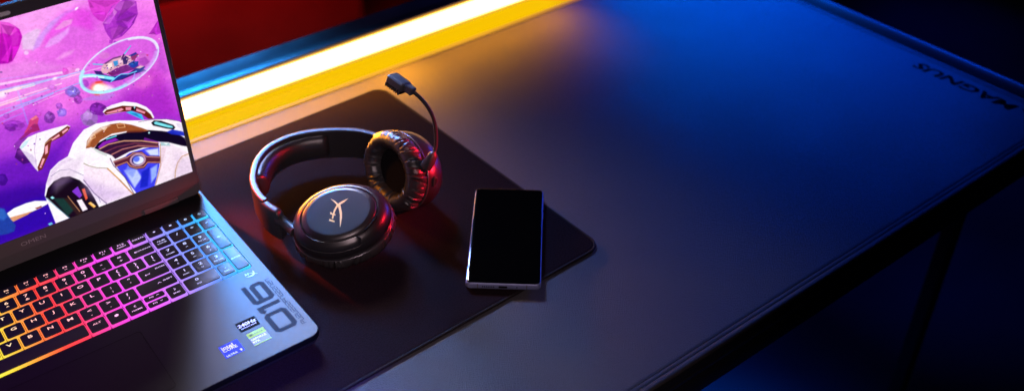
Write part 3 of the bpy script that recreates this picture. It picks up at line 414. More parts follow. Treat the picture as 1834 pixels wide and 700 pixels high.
('p',(143,85,168),0.75,0.3,[(772,1602),(769,1601),(765,1604),(763,1608),(765,1611),(769,1610),(772,1607)]),
('p',(120,90,137),0.75,0.3,[(-277,1549),(-283,1547),(-289,1551),(-292,1560),(-288,1565),(-281,1564),(-276,1557)]),
('p',(202,74,133),0.75,0.3,[(-553,1842),(-560,1842),(-566,1851),(-565,1861),(-559,1865),(-552,1860),(-549,1850)]),
('p',(204,71,123),0.75,0.3,[(-87,1956),(-91,1956),(-94,1961),(-93,1966),(-90,1968),(-86,1965),(-85,1960)]),
('p',(127,73,133),0.75,0.3,[(-234,1949),(-238,1945),(-244,1947),(-247,1953),(-245,1958),(-239,1959),(-234,1955)]),
('p',(173,96,154),0.75,0.3,[(825,1902),(820,1899),(813,1902),(810,1909),(813,1914),(819,1914),(825,1908)]),
('p',(128,74,146),0.75,0.3,[(854,1729),(849,1728),(845,1732),(844,1738),(847,1741),(852,1739),(855,1734)]),
('p',(250,225,225),0.85,0.25,[(621,2049),(634,2050),(634,2044),(621,2042)]),
('p',(90,60,130),0.85,0.25,[(625,2064),(634,2065),(634,2058),(626,2057)]),
('p',(40,30,80),0.85,0.25,[(697,2047),(705,2048),(705,2041),(697,2040)]),
('p',(60,80,170),0.85,0.25,[(812,2044),(829,2046),(829,2039),(812,2037)]),
('p',(90,60,130),0.85,0.25,[(612,2067),(633,2070),(633,2059),(612,2057)]),
('p',(250,225,225),0.85,0.25,[(826,2103),(848,2106),(848,2096),(827,2093)]),
('p',(140,80,130),0.85,0.25,[(639,2021),(650,2022),(650,2016),(640,2015)]),
('p',(235,190,205),0.85,0.25,[(811,2078),(824,2079),(824,2074),(811,2072)]),
('p',(60,80,170),0.85,0.25,[(783,2061),(794,2063),(794,2052),(783,2050)]),
('p',(90,60,130),0.85,0.25,[(761,2068),(769,2070),(769,2064),(761,2063)]),
('p',(60,80,170),0.85,0.25,[(732,2070),(740,2071),(740,2064),(732,2063)]),
('p',(90,60,130),0.85,0.25,[(782,2070),(801,2073),(802,2065),(782,2062)]),
('p',(90,60,130),0.85,0.25,[(649,2084),(665,2086),(665,2078),(649,2076)]),
('p',(250,225,225),0.85,0.25,[(757,2125),(771,2127),(771,2121),(757,2119)]),
('p',(90,60,130),0.85,0.25,[(695,2071),(704,2073),(704,2066),(695,2065)]),
('p',(40,30,80),0.85,0.25,[(781,2040),(792,2042),(792,2032),(781,2030)]),
('p',(235,190,205),0.85,0.25,[(715,2055),(731,2057),(731,2047),(716,2045)]),
('p',(40,30,80),0.85,0.25,[(550,2069),(568,2072),(568,2061),(550,2059)]),
('p',(90,60,130),0.85,0.25,[(548,2062),(555,2063),(555,2058),(548,2058)]),
('p',(250,225,225),0.85,0.25,[(476,2090),(490,2092),(490,2083),(477,2081)]),
('p',(250,225,225),0.85,0.25,[(563,2067),(577,2068),(577,2061),(564,2059)]),
('p',(40,30,80),0.85,0.25,[(548,2022),(567,2024),(567,2019),(548,2017)]),
('p',(40,30,80),0.85,0.25,[(606,2068),(616,2069),(616,2062),(606,2061)]),
('p',(235,190,205),0.85,0.25,[(498,2014),(512,2016),(512,2005),(499,2003)]),
('p',(250,225,225),0.85,0.25,[(717,2051),(729,2053),(729,2044),(718,2042)]),
('p',(40,30,80),0.85,0.25,[(751,2047),(759,2048),(759,2040),(751,2039)]),
('p',(90,60,130),0.85,0.25,[(488,2083),(503,2086),(504,2080),(488,2078)]),
('p',(40,30,80),0.85,0.25,[(512,2105),(532,2108),(533,2099),(513,2096)]),
('p',(60,80,170),0.85,0.25,[(732,2069),(752,2072),(752,2067),(732,2064)]),
('p',(140,80,130),0.85,0.25,[(538,2022),(553,2024),(553,2019),(539,2017)]),
('p',(90,60,130),0.85,0.25,[(803,2116),(811,2117),(811,2111),(803,2110)]),
('p',(60,80,170),0.85,0.25,[(483,2093),(491,2093),(491,2084),(484,2084)]),
('p',(140,80,130),0.85,0.25,[(636,2059),(643,2060),(643,2054),(636,2053)]),
('p',(140,80,130),0.85,0.25,[(790,2066),(797,2068),(798,2057),(790,2056)]),
('p',(40,30,80),0.85,0.25,[(501,2022),(519,2024),(520,2013),(501,2011)]),
('p',(250,225,225),0.85,0.25,[(720,2108),(732,2109),(732,2101),(720,2100)]),
('p',(140,80,130),0.85,0.25,[(535,2020),(552,2023),(552,2017),(535,2014)]),
('p',(90,60,130),0.85,0.25,[(739,2100),(761,2103),(761,2095),(739,2092)]),
('p',(90,60,130),0.85,0.25,[(622,2018),(640,2020),(640,2011),(622,2009)]),
('p',(90,60,130),0.85,0.25,[(665,2118),(686,2121),(686,2112),(665,2110)]),
('p',(235,190,205),0.85,0.25,[(585,2023),(594,2024),(594,2018),(585,2017)]),
('p',(40,30,80),0.85,0.25,[(539,2048),(553,2050),(553,2044),(540,2042)]),
('p',(60,80,170),0.85,0.25,[(822,2100),(836,2102),(836,2094),(823,2092)]),
('p',(140,80,130),0.85,0.25,[(660,2026),(678,2028),(679,2022),(660,2019)]),
('p',(40,30,80),0.85,0.25,[(770,2049),(786,2051),(786,2041),(771,2039)]),
('p',(60,80,170),0.85,0.25,[(775,2064),(787,2066),(788,2057),(775,2055)]),
('p',(255,225,245),0.28,8,[(-2474,2139),(280,2173),(276,2049),(-2581,1861)]),
('p',(190,160,215),0.5,8,[(2,965),(178,773),(382,587),(146,566),(-44,782)]),
('p',(205,175,210),0.4,5,[(-309,1088),(-137,1204),(63,1205),(-37,1038),(-301,907)]),
('p',(206,180,214),0.4,6,[(977,863),(1136,678),(1112,553),(912,550)]),
('p',(255,250,255),0.6,2,[(396,1446),(223,1409),(125,1309),(109,1316),(197,1451),(374,1508)])]

# ------------------------------------------------------------------ objects
def link(o, parent=None):
    COL.objects.link(o)
    if parent is not None:
        o.parent = parent
    return o

def thing(name, label, cat, loc=(0, 0, 0), rz=0.0, kind=None):
    o = D.objects.new(name, None)
    o.empty_display_size = .02
    o.location = loc
    o.rotation_euler = (0, 0, rz)
    o['label'] = label
    o['category'] = cat
    if kind:
        o['kind'] = kind
    return link(o)

class MB:
    """collects faces with material slots, becomes one mesh object"""
    def __init__(self, org=(0, 0, 0)):
        self.v, self.f, self.m = [], [], []
        self.o = np.array(org, float)
    def add(self, verts, faces, mi=0):
        b = len(self.v)
        self.v += [tuple(np.asarray(p, float) - self.o) for p in verts]
        self.f += [tuple(i + b for i in f) for f in faces]
        self.m += [mi] * len(faces)
    def rings(self, rings, mi=0, cap0=True, cap1=True, closed=True, loop=False, mis=None):
        n = len(rings[0]); b = len(self.v)
        for r in rings:
            self.v += [tuple(np.asarray(p, float) - self.o) for p in r]
        k = len(rings)
        for i in range(k if loop else k - 1):
            j = (i + 1) % k
            for t in range(n if closed else n - 1):
                t2 = (t + 1) % n
                self.f.append((b + i * n + t, b + i * n + t2, b + j * n + t2, b + j * n + t))
                self.m.append(mis[i] if mis else mi)
        if closed and not loop:
            if cap0:
                self.f.append(tuple(b + t for t in range(n))[::-1]); self.m.append(mis[0] if mis else mi)
            if cap1:
                self.f.append(tuple(b + (k - 1) * n + t for t in range(n))); self.m.append(mis[-1] if mis else mi)
    def slab(self, x0, x1, y0, y1, prof, r=.004, mi=0, seg=6, mis=None, T=None, cap0=True, cap1=True):
        rs = []
        for ins, z in prof:
            o = rrect(x0 + ins, x1 - ins, y0 + ins, y1 - ins, max(r - ins, .0002), seg)
            ring = [(x, y, z) for x, y in o]
            rs.append([T(p) for p in ring] if T else ring)
        self.rings(rs, mi, cap0, cap1, mis=mis)
    def box(self, x0, x1, y0, y1, z0, z1, b=.001, mi=0, r=None, T=None):
        b = min(b, (z1 - z0) * .45)
        self.slab(x0, x1, y0, y1, [(b, z0), (b * .3, z0 + b * .3), (0, z0 + b), (0, z1 - b), (b * .3, z1 - b * .3), (b, z1)],
                  r if r else max(b * 1.5, .0005), mi, 4, T=T)
    def tube(self, pts, rad_, mi=0, seg=10, cap=True, loop=False):
        P = [Vector(p) for p in pts]; n = len(P)
        rr = rad_ if hasattr(rad_, '__len__') else [rad_] * n
        rings = []; up = None
        for i in range(n):
            a = P[(i - 1) % n] if (loop or i > 0) else P[i]
            c = P[(i + 1) % n] if (loop or i < n - 1) else P[i]
            t = (c - a).normalized()
            if up is None:
                up = Vector((0, 0, 1)) if abs(t.z) < .9 else Vector((1, 0, 0))
            x = up.cross(t).normalized(); y = t.cross(x).normalized(); up = y
            rings.append([tuple(P[i] + (x * math.cos(q) + y * math.sin(q)) * rr[i]) for q in [2 * PI * k / seg for k in range(seg)]])
        self.rings(rings, mi, cap, cap, loop=loop)
    def poly(self, pts2, fn, mi=0):
        """flat polygon (concave allowed), fn maps 2-D to 3-D"""
        bm = bmesh.new()
        vs = [bm.verts.new((x, y, 0)) for x, y in pts2]
        bm.faces.new(vs)
        bmesh.ops.triangulate(bm, faces=bm.faces[:])
        bm.verts.index_update()
        V = [fn(v.co.x, v.co.y) for v in bm.verts]
        F = [tuple(v.index for v in f.verts) for f in bm.faces]
        bm.free()
        self.add(V, F, mi)
    def text(self, s, size, fn, mi=0, sx=1.0, align='C', bold=0.0, italic=0.0):
        V, F, w, h = glyphs(s, bold)
        k = size
        ox = {'C': -w / 2, 'L': 0, 'R': -w}[align]
        self.add([fn((x + ox) * k * sx + italic * (y - .35) * k, (y - .35) * k) for x, y in V], F, mi)
    def obj(self, name, mats, parent=None, smooth=35):
        me = D.meshes.new(name)
        me.from_pydata(self.v, [], self.f)
        mats = mats if isinstance(mats, (list, tuple)) else [mats]
        for m in mats:
            me.materials.append(m)
        me.polygons.foreach_set('material_index', self.m)
        if smooth:
            me.polygons.foreach_set('use_smooth', [True] * len(self.f))
            me.set_sharp_from_angle(angle=rad(smooth))
        me.update()
        return link(D.objects.new(name, me), parent)

def rrect(x0, x1, y0, y1, r, seg=6):
    r = min(r, (x1 - x0) / 2 - 1e-6, (y1 - y0) / 2 - 1e-6)
    out = []
    for cx, cy, a0 in ((x1 - r, y1 - r, 0), (x0 + r, y1 - r, 90), (x0 + r, y0 + r, 180), (x1 - r, y0 + r, 270)):
        for k in range(seg + 1):
            a = rad(a0 + 90 * k / seg)
            out.append((cx + r * math.cos(a), cy + r * math.sin(a)))
    return out

_GL = {}
def glyphs(s, bold):
    key = (s, bold)
    if key in _GL:
        return _GL[key]
    cu = D.curves.new('lettering', 'FONT')
    cu.body = s; cu.size = 1.0; cu.resolution_u = 2; cu.fill_mode = 'FRONT'; cu.offset = bold
    o = D.objects.new('lettering', cu)
    COL.objects.link(o)
    dg = bpy.context.evaluated_depsgraph_get()
    me = o.evaluated_get(dg).to_mesh()
    V = [(v.co.x, v.co.y) for v in me.vertices]
    F = [tuple(p.vertices) for p in me.polygons]
    o.evaluated_get(dg).to_mesh_clear()
    D.objects.remove(o); D.curves.remove(cu)
    w = max((x for x, y in V), default=0); h = max((y for x, y in V), default=0)
    _GL[key] = (V, F, w, h)
    return _GL[key]

def strokes(mb, pts, w, fn, mi=0, closed=False):
    """mitred ribbon along a 2-D polyline"""
    n = len(pts); P = [np.array(p, float) for p in pts]; L = []
    for i in range(n):
        a = P[i - 1] if (closed or i > 0) else None
        b = P[(i + 1) % n] if (closed or i < n - 1) else None
        d1 = (P[i] - a) / np.linalg.norm(P[i] - a) if a is not None else None
        d2 = (b - P[i]) / np.linalg.norm(b - P[i]) if b is not None else None
        if d1 is None: d1 = d2
        if d2 is None: d2 = d1
        n1 = np.array([-d1[1], d1[0]]); n2 = np.array([-d2[1], d2[0]])
        m = n1 + n2; m /= np.linalg.norm(m)
        k = w / 2 / max(.35, m @ n1)
        L.append((P[i] + m * k, P[i] - m * k))
    V = []; F = []
    for a, b in L:
        V += [fn(*a), fn(*b)]
    for i in range(n if closed else n - 1):
        j = (i + 1) % n
        F.append((2 * i, 2 * i + 1, 2 * j + 1, 2 * j))
    mb.add(V, F, mi)

# ---------------------------------------------------------------- materials
def srgb(*c):
    return tuple(((v / 255) / 12.92 if v / 255 <= .04045 else ((v / 255 + .055) / 1.055) ** 2.4) for v in c)

def mat(name, col, rough=.5, metal=0.0, spec=.5, emit=None, es=0.0, bump=None, vary=None, coat=0.0, sheen=0.0):
    m = D.materials.new(name); m.use_nodes = True
    nt = m.node_tree; b = nt.nodes['Principled BSDF']
    b.inputs['Base Color'].default_value = (*col, 1)
    b.inputs['Roughness'].default_value = rough
    b.inputs['Metallic'].default_value = metal
    b.inputs['Specular IOR Level'].default_value = spec
    b.inputs['Coat Weight'].default_value = coat
    b.inputs['Coat Roughness'].default_value = .15
    if sheen:
        b.inputs['Sheen Weight'].default_value = sheen
        b.inputs['Sheen Roughness'].default_value = .5
    if emit:
        b.inputs['Emission Color'].default_value = (*emit, 1)
        b.inputs['Emission Strength'].default_value = es
    tc = None
    if bump or vary:
        tc = nt.nodes.new('ShaderNodeTexCoord')
    if bump:                                  # (kind, scale, strength, distance)
        kind, sc, st, di = bump
        if kind == 'leather':
            v = nt.nodes.new('ShaderNodeTexVoronoi'); v.feature = 'DISTANCE_TO_EDGE'
            nz = nt.nodes.new('ShaderNodeTexNoise'); nz.inputs['Scale'].default_value = sc * .6
            nz.inputs['Detail'].default_value = 3
            mx = nt.nodes.new('ShaderNodeMixRGB'); mx.inputs['Fac'].default_value = .0035
            nt.links.new(tc.outputs['Object'], mx.inputs['Color1'])
            nt.links.new(nz.outputs['Color'], mx.inputs['Color2'])
            nt.links.new(mx.outputs['Color'], v.inputs['Vector'])
            v.inputs['Scale'].default_value = sc
            rp = nt.nodes.new('ShaderNodeValToRGB')
            rp.color_ramp.elements[0].position = 0.0; rp.color_ramp.elements[1].position = .22
            nt.links.new(v.outputs['Distance'], rp.inputs['Fac']); src = rp.outputs['Color']
        elif kind == 'weave':
            nz = nt.nodes.new('ShaderNodeTexNoise'); nz.inputs['Scale'].default_value = sc
            nz.inputs['Detail'].default_value = 4; nz.inputs['Roughness'].default_value = .7
            nt.links.new(tc.outputs['Object'], nz.inputs['Vector']); src = nz.outputs['Fac']
        else:
            nz = nt.nodes.new('ShaderNodeTexNoise'); nz.inputs['Scale'].default_value = sc
            nz.inputs['Detail'].default_value = 2
            nt.links.new(tc.outputs['Object'], nz.inputs['Vector']); src = nz.outputs['Fac']
        bp = nt.nodes.new('ShaderNodeBump'); bp.inputs['Strength'].default_value = st; bp.inputs['Distance'].default_value = di
        nt.links.new(src, bp.inputs['Height']); nt.links.new(bp.outputs['Normal'], b.inputs['Normal'])
    if vary:                                  # (scale, amount, roughness amount): uneven tone of the surface itself
        sc, am, ra = vary
        nz = nt.nodes.new('ShaderNodeTexNoise'); nz.inputs['Scale'].default_value = sc; nz.inputs['Detail'].default_value = 5
        nt.links.new(tc.outputs['Object'], nz.inputs['Vector'])
        rp = nt.nodes.new('ShaderNodeValToRGB')
        rp.color_ramp.elements[0].position = .3; rp.color_ramp.elements[1].position = .7
        rp.color_ramp.elements[0].color = (*[c * (1 - am) for c in col], 1)
        rp.color_ramp.elements[1].color = (*[c * (1 + am) for c in col], 1)
        nt.links.new(nz.outputs['Fac'], rp.inputs['Fac']); nt.links.new(rp.outputs['Color'], b.inputs['Base Color'])
        if ra:
            mr = nt.nodes.new('ShaderNodeMapRange')
            mr.inputs['From Min'].default_value = .3; mr.inputs['From Max'].default_value = .7
            mr.inputs['To Min'].default_value = rough - ra; mr.inputs['To Max'].default_value = rough + ra
            nt.links.new(nz.outputs['Fac'], mr.inputs['Value']); nt.links.new(mr.outputs['Result'], b.inputs['Roughness'])
    return m

def ramp_emit(name, stops, x0, x1, strength, white=0.0, base=(.02, .02, .02), rough=.4):
    """backlight colour that runs along the object's own x axis"""
    m = D.materials.new(name); m.use_nodes = True
    nt = m.node_tree; b = nt.nodes['Principled BSDF']
    b.inputs['Base Color'].default_value = (*base, 1); b.inputs['Roughness'].default_value = rough
    tc = nt.nodes.new('ShaderNodeTexCoord'); sp = nt.nodes.new('ShaderNodeSeparateXYZ')
    mr = nt.nodes.new('ShaderNodeMapRange'); mr.inputs['From Min'].default_value = x0; mr.inputs['From Max'].default_value = x1
    rp = nt.nodes.new('ShaderNodeValToRGB')
    els = rp.color_ramp.elements
    for i, (x, c) in enumerate(stops):
        p = (x - x0) / (x1 - x0)
        e = els[i] if i < 2 else els.new(p)
        e.position = p
        l = srgb(*c); e.color = (*[k * (1 - white) + white for k in l], 1)
    nt.links.new(tc.outputs['Object'], sp.inputs['Vector']); nt.links.new(sp.outputs['X'], mr.inputs['Value'])
    nt.links.new(mr.outputs['Result'], rp.inputs['Fac']); nt.links.new(rp.outputs['Color'], b.inputs['Emission Color'])
    b.inputs['Emission Strength'].default_value = strength
    return m

M_leather = mat('black_leatherette', (.062, .060, .064), .52, spec=.16, bump=('leather', 480, .5, .0007), vary=(9, .12, .06))
M_leather_edge = mat('leatherette_edge', (.05, .048, .052), .4, bump=('leather', 620, .3, .0005))
M_thread = mat('dark_thread', (.012, .012, .014), .8)
M_print = mat('dark_embossing', (.007, .007, .007), .9, spec=.0)
M_desk = mat('black_powder_coat', (.016, .016, .018), .42, spec=.5, bump=('noise', 2500, .12, .0003))
M_flap = mat('satin_metal_flap', (.055, .055, .056), .55, spec=.4, bump=('noise', 900, .05, .0003))
M_shelf = mat('glossy_metal_shelf', (.08, .085, .10), .34, spec=.8, vary=(14, .25, .05))
M_cloth = mat('mousepad_cloth', (.0115, .0066, .0084), .97, spec=.03, bump=('weave', 2600, .55, .0008), vary=(700, .6, 0))
M_hem = mat('mousepad_hem', (.012, .009, .010), .8, spec=.15, bump=('weave', 1800, .6, .0008))
M_deck = mat('dark_laptop_metal', (.0112, .0124, .0136), .40, metal=.85, spec=.5, bump=('noise', 5200, .05, .0002))
M_deck_side = mat('laptop_underside', (.012, .012, .013), .45)
M_lid = mat('dark_lid_plastic', (.075, .068, .074), .55, spec=.4, bump=('noise', 3500, .12, .0002))
M_gap = mat('black_recess', (.003, .003, .003), .7, spec=.1)
M_cap = mat('keycap_black', (.011, .011, .013), .46, spec=.32, bump=('noise', 4000, .06, .0002))
M_ink = mat('dark_palm_ink', (.004, .005, .012), .5, spec=.05)
M_silver = mat('pale_print', (.45, .48, .52), .45, spec=.4)
M_white = mat('white_print', (.80, .80, .80), .5)
M_stk_black = mat('black_sticker', (.003, .003, .003), .6, spec=.03)
M_stk_green = mat('green_sticker', srgb(160, 205, 60), .5, spec=.2)
M_stk_grey = mat('grey_sticker', (.12, .12, .13), .45, spec=.4)
M_stk_dkgreen = mat('dark_green_print', (.06, .12, .03), .5)
M_stk_blue = mat('blue_sticker', srgb(6, 38, 165), .5, spec=.15)
M_track = mat('trackpad', (.0108, .0112, .0122), .43, metal=.85)
M_shell = mat('headset_satin_plastic', (.010, .010, .012), .32, spec=.5, bump=('noise', 4500, .05, .0002))
M_band = mat('headband_plastic', (.020, .020, .022), .42, spec=.36, bump=('noise', 3500, .06, .0002))
M_plate = mat('cup_plate_matte', (.010, .010, .011), .55, spec=.3, bump=('noise', 3800, .35, .0003), vary=(3800, .35, 0))
M_pleather = mat('protein_leather', (.021, .021, .022), .31, spec=.6, bump=('leather', 900, .12, .0003))
M_mesh = mat('ear_mesh', (.006, .006, .006), .95, spec=.05)
M_copper = mat('copper_print', (1.0, .74, .27), .42, spec=.6)
M_ring = mat('bright_chamfer', (.11, .11, .12), .25, metal=.7)
M_boom = mat('boom_rubber', (.030, .029, .030), .42, spec=.5)
M_mic = mat('mic_plastic', (.06, .06, .066), .48, spec=.5, bump=('noise', 4000, .05, .0002))
M_glass = mat('phone_glass', (.001, .001, .001), .06, spec=.3)
M_pframe = mat('phone_metal', (.20, .23, .40), .46, metal=.4)
M_pband = mat('antenna_band', (.10, .10, .12), .5)
M_floor = mat('dark_floor', (.05, .05, .055), .5, vary=(2.5, .3, .1))
M_wall = mat('dark_wall', (.03, .03, .03), .8, vary=(1.5, .3, 0))
M_cab = mat('dark_wood', (.10, .055, .045), .5, vary=(4, .25, .08))
M_chair = mat('chair_fabric', (.02, .02, .022), .8, vary=(30, .2, 0))

KSTOPS = [(-.245, (90, 255, 60)), (-.175, (190, 255, 40)), (-.135, (255, 216, 30)), (-.112, (255, 150, 20)), (-.088, (255, 48, 24)),
          (-.066, (255, 26, 70)), (-.045, (255, 40, 170)), (-.02, (246, 50, 235)), (.008, (236, 84, 255)), (.032, (186, 120, 255)), (.052, (135, 140, 255)),
          (.072, (74, 140, 255)), (.09, (20, 175, 255)), (.108, (0, 215, 255))]
M_skirt = ramp_emit('key_backlight', KSTOPS, -.25, .11, 1.15, white=.03)
M_skirt_low = ramp_emit('key_backlight_floor', KSTOPS, -.25, .11, .30)
M_legend = ramp_emit('key_legend', KSTOPS, -.25, .11, 1.5, white=.42)

# ---------------------------------------------------------------- mouse mat on the desk: leather desk mat, desk, rails
ZP = .003                                   # top of the mouse pad
desk = thing('desk', 'long black metal gaming desk under the leather mat', 'desk', (0, -.2, -.73))
OD = (0, -.2, -.73)
mb = MB(OD); mb.box(-.95, .657, -.608, .205, -.030, -.0045, .003); mb.obj('tabletop', M_desk, desk)
mb = MB(OD); mb.box(-.95, .680, -.604, -.575, -.066, -.031, .002)
mb.tube([(-.95, -.6075, -.0225), (.68, -.6075, -.0225)], .0012, 0, 6)
mb.obj('front_apron', M_desk, desk)
# raised side rail, its own cross-section pulled along y
prof = [(.6585, -.030), (.6585, -.0065), (.662, -.0035), (.668, .0005), (.6735, .0045), (.6755, .0048), (.6785, .0036), (.686, .0006), (.691, -.004), (.691, -.030)]
mb = MB(OD)
ys = [-.6115, -.6085] + list(np.linspace(-.6, .19, 14)) + [.202, .205]
mb.rings([[(x, y, z - (.001 if i in (0, len(ys) - 1) else 0)) for x, z in prof] for i, y in enumerate(ys)])
mb.obj('side_rail', M_desk, desk, 50)
mb = MB(OD)
prof = [(.1455, -.006), (.1455, -.0005), (.1475, .0022), (.1505, .0034), (.1535, .0030), (.156, .0012), (.190, .0012), (.1935, .0002), (.195, -.003), (.195, -.006)]
mb.rings([[(x, y, z) for y, z in prof] for x in (-.95, -.3, .2, .655)]); mb.obj('rear_shelf', M_shelf, desk, 50)
for x, y in ((.680, -.50), (-.90, -.50)):
    mb = MB(OD); mb.box(x - .011, x + .011, y - .012, y + .012, -.70, -.0305, .003)
    mb.box(x - .03, x + .03, y - .06, y + .06, -.73, -.7005, .006); mb.obj('leg', M_desk, desk)

dm = thing('desk_mat', 'black grained leatherette mat with stitched hem covering the whole desk top', 'desk mat', (0, -.29, -.0045))
OM = (0, -.29, -.0045)
X0, X1, Y0, Y1 = -.95, .6545, -.6115, .0345
mb = MB(OM)
HEM = [(.0008, -.0044), (.0, -.0034), (.0002, -.0016), (.0012, -.0003), (.003, .0004), (.0052, .0003), (.0064, -.0001), (.0072, -.0007), (.0080, -.0001), (.0095, .0002), (.0113, -.0001), (.0121, -.0007), (.0129, -.0001), (.016, .0), (.05, 0)]
rs = []
for ins, z in HEM:                            # hemmed on three sides, plain along the rear
    ri_ = max(.007 - ins, .0006)
    rs.append([(x, y, z if y < Y1 - .03 else (z if ins < .004 else 0)) for x, y in rrect(X0 + ins, X1 - ins, Y0 + ins, Y1 - min(ins, .003 + ins * .02), ri_, 6)])
mb.rings(rs, 0, False, True)
mb.obj('leather_sheet', M_leather, dm, 60)
mb = MB(OM)
def dash(x, y, dx, dy):
    l, w = .0016, .00038
    px, py = -dy * w, dx * w
    mb.add([(x - dx * l + px, y - dy * l + py, -.00005), (x - dx * l - px, y - dy * l - py, -.00005), (x + dx * l - px, y + dy * l - py, -.00005), (x + dx * l + px, y + dy * l + py, -.00005),
            (x - dx * l * .6, y - dy * l * .6, .00035), (x + dx * l * .6, y + dy * l * .6, .00035)],
           [(0, 1, 4), (1, 2, 5, 4), (2, 3, 5), (3, 0, 4, 5)])
for ins in (.0072, .0121):
    x = -.4
    while x < X1 - .012:
        dash(x, Y0 + ins, 1, 0); x += .0046
    y = Y0 + .012
    while y < Y1 - .01:
        dash(X1 - ins, y, 0, 1); y += .0046
mb.obj('stitching', M_thread, dm, 0)
mb = MB(OM)                                   # heat-pressed lettering, read from the desk's right-hand end
mb.text('MAGNUS', .0255, lambda a, b: (.6205 - b, -.479 + a, .00012), 0, sx=1.40, bold=.035, italic=.25)
strokes(mb, [(-.014, -.004), (-.005, .004), (.005, .004), (.014, -.004), (.005, -.0005), (-.005, -.0005)], .0055, lambda a, b: (.6215 - b, -.578 + a, .00012), 0)
mb.obj('pressed_lettering', M_print, dm, 0)

# ---------------------------------------------------------------- light bar
LB = thing('light_bar', 'glowing strip light bar along the rear edge of the desk, yellow turning blue', 'light bar', (0, .1, 0))
def bar_mat(name, stops, st, base=.5):
    m = ramp_emit(name, stops, -.95, .655, st, base=(base, base, base), rough=.6)
    m.node_tree.nodes['Principled BSDF'].inputs['Specular IOR Level'].default_value = .1
    return m
BST = [(-.95, (255, 176, 106)), (.30, (255, 176, 106)), (.42, (220, 70, 30)), (.475, (40, 20, 130)), (.50, (0, 80, 255)), (.56, (0, 110, 255)), (.655, (0, 130, 255))]
M_bar = bar_mat('led_diffuser', BST, 7.5)
M_glow_band = bar_mat('painted_glow_band', [(-.95, (255, 202, 0)), (.34, (255, 200, 0)), (.44, (200, 70, 20)), (.48, (20, 30, 150)), (.52, (0, 80, 255)), (.655, (0, 120, 255))], .95, .004)  # yellow glow in front of the bar, put into emission colour
M_glow_fade = bar_mat('painted_glow_fade', [(-.95, (238, 178, 52)), (.20, (232, 165, 40)), (.44, (120, 50, 20)), (.48, (20, 30, 150)), (.52, (0, 80, 255)), (.655, (0, 120, 255))], .95, .004)  # soft fade of that glow, painted as a dimmer band
M_glow_band.node_tree.nodes['Principled BSDF'].inputs['Specular IOR Level'].default_value = 0
mb = MB((0, .1, 0))
prof = [(.0835, .0006), (.0840, .0040), (.0860, .0120), (.0895, .0190), (.0945, .0240), (.1005, .0260), (.1060, .0240), (.1075, .0200), (.1075, .0006)]
M_bar_fringe = bar_mat('painted_bar_fringe', [(-.95, (255, 196, 40)), (.34, (255, 190, 36)), (.44, (200, 70, 20)), (.48, (20, 30, 150)), (.52, (0, 80, 255)), (.655, (0, 120, 255))], 1.1, .02)  # amber fringe of the bar's glow put into its edge faces' colour
prof = [(.1075, .0006), (.0835, .0006), (.0838, .0022), (.0848, .0034), (.0858, .0046), (.0885, .0140), (.0920, .0195), (.0960, .0228), (.0985, .0240), (.1000, .0246), (.1030, .0254), (.1060, .0240), (.1075, .0200)]
prof = [(y_, .0006 + (z_ - .0006) * .86) for y_, z_ in prof]
XS = np.linspace(-.94, .65, 40)
for i_ in range(len(prof)):
    (ya, za), (yb2, zb) = prof[i_], prof[(i_ + 1) % len(prof)]
    mb.rings([[(x, ya, za) for x in XS], [(x, yb2, zb) for x in XS]], 1 if i_ in (1, 2, 9, 10) else 0, False, False, closed=False)
mb.obj('diffuser', [M_bar, M_bar_fringe], LB, 40)
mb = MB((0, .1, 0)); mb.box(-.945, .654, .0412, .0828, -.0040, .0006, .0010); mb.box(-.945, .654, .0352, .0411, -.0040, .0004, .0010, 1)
mb.obj('painted_glow_strip', [M_glow_band, M_glow_fade], LB)  # emissive strips standing in for the bar's light on the desk
mb = MB((0, .1, 0)); mb.box(-.945, .654, .1085, .1250, -.0040, .0225, .0015); mb.obj('channel', M_desk, LB)

# ---------------------------------------------------------------- mouse pad
PY = .0243758
pad = thing('mouse_pad', 'large black cloth mouse pad with stitched hem under the laptop and headset', 'mouse pad', (0, 0, 0), PY)
PW, PD = .95, .4322
o = rrect(-PW, 0, -PD, 0, .0185, 10)
mb = MB()
def padring(ins, z):
    return [(x, y, z) for x, y in rrect(-PW + ins, -ins, -PD + ins, -ins, max(.0185 - ins, .004), 10)]
mb.rings([padring(.0010, .00004), padring(.0006, .0012), padring(.0034, .0025), padring(.0042, .0029), padring(.0065, .0030), padring(.02, .0030)])
mb.obj('cloth', M_cloth, pad, 50)
mb = MB()
loop = padring(.0018, .0016)
fine = []
for i in range(len(loop)):
    a, b = Vector(loop[i]), Vector(loop[(i + 1) % len(loop)])
    k = max(1, int((b - a).length / .0022))
    fine += [a.lerp(b, t / k) for t in range(k)]
rr_ = [.0016 + (.00022 if i % 2 else 0) for i in range(len(fine))]
mb.tube(fine, rr_, 0, 8, loop=True)
mb.obj('stitched_hem', M_hem, pad, 60)

# ---------------------------------------------------------------- laptop
LX, LY, LYAW = -.41988, -.160693, -.0068107
lap = thing('laptop', 'open dark gaming laptop with rainbow backlit keyboard and a purple space scene on screen', 'laptop', (LX, LY, ZP), LYAW)
ZD = .024 - ZP                              # deck height above the pad
BX0, BX1, BY0, BY1 = -.2487, .1168, -.2197, .083
WX0, WX1, WY0, WY1 = -.2445, .1052, -.0930, .0292
mb = MB()
oc = rrect(BX0, BX1, BY0, BY1, .0125, 10)
def bring(ins, z): return [(x, y, z) for x, y in rrect(BX0 + ins, BX1 - ins, BY0 + ins, BY1 - ins, .0125 - min(ins, .010), 10)]
mb.rings([bring(.016, .0015), bring(.011, .0022), bring(.004, .0075), bring(.0008, .0125), bring(0, .0150)], 1, True, False)
mb.rings([bring(0, .0150), bring(0, ZD - .0012), bring(.0004, ZD - .0003), bring(.0012, ZD)], 0, False, False)
bm = bmesh.new()
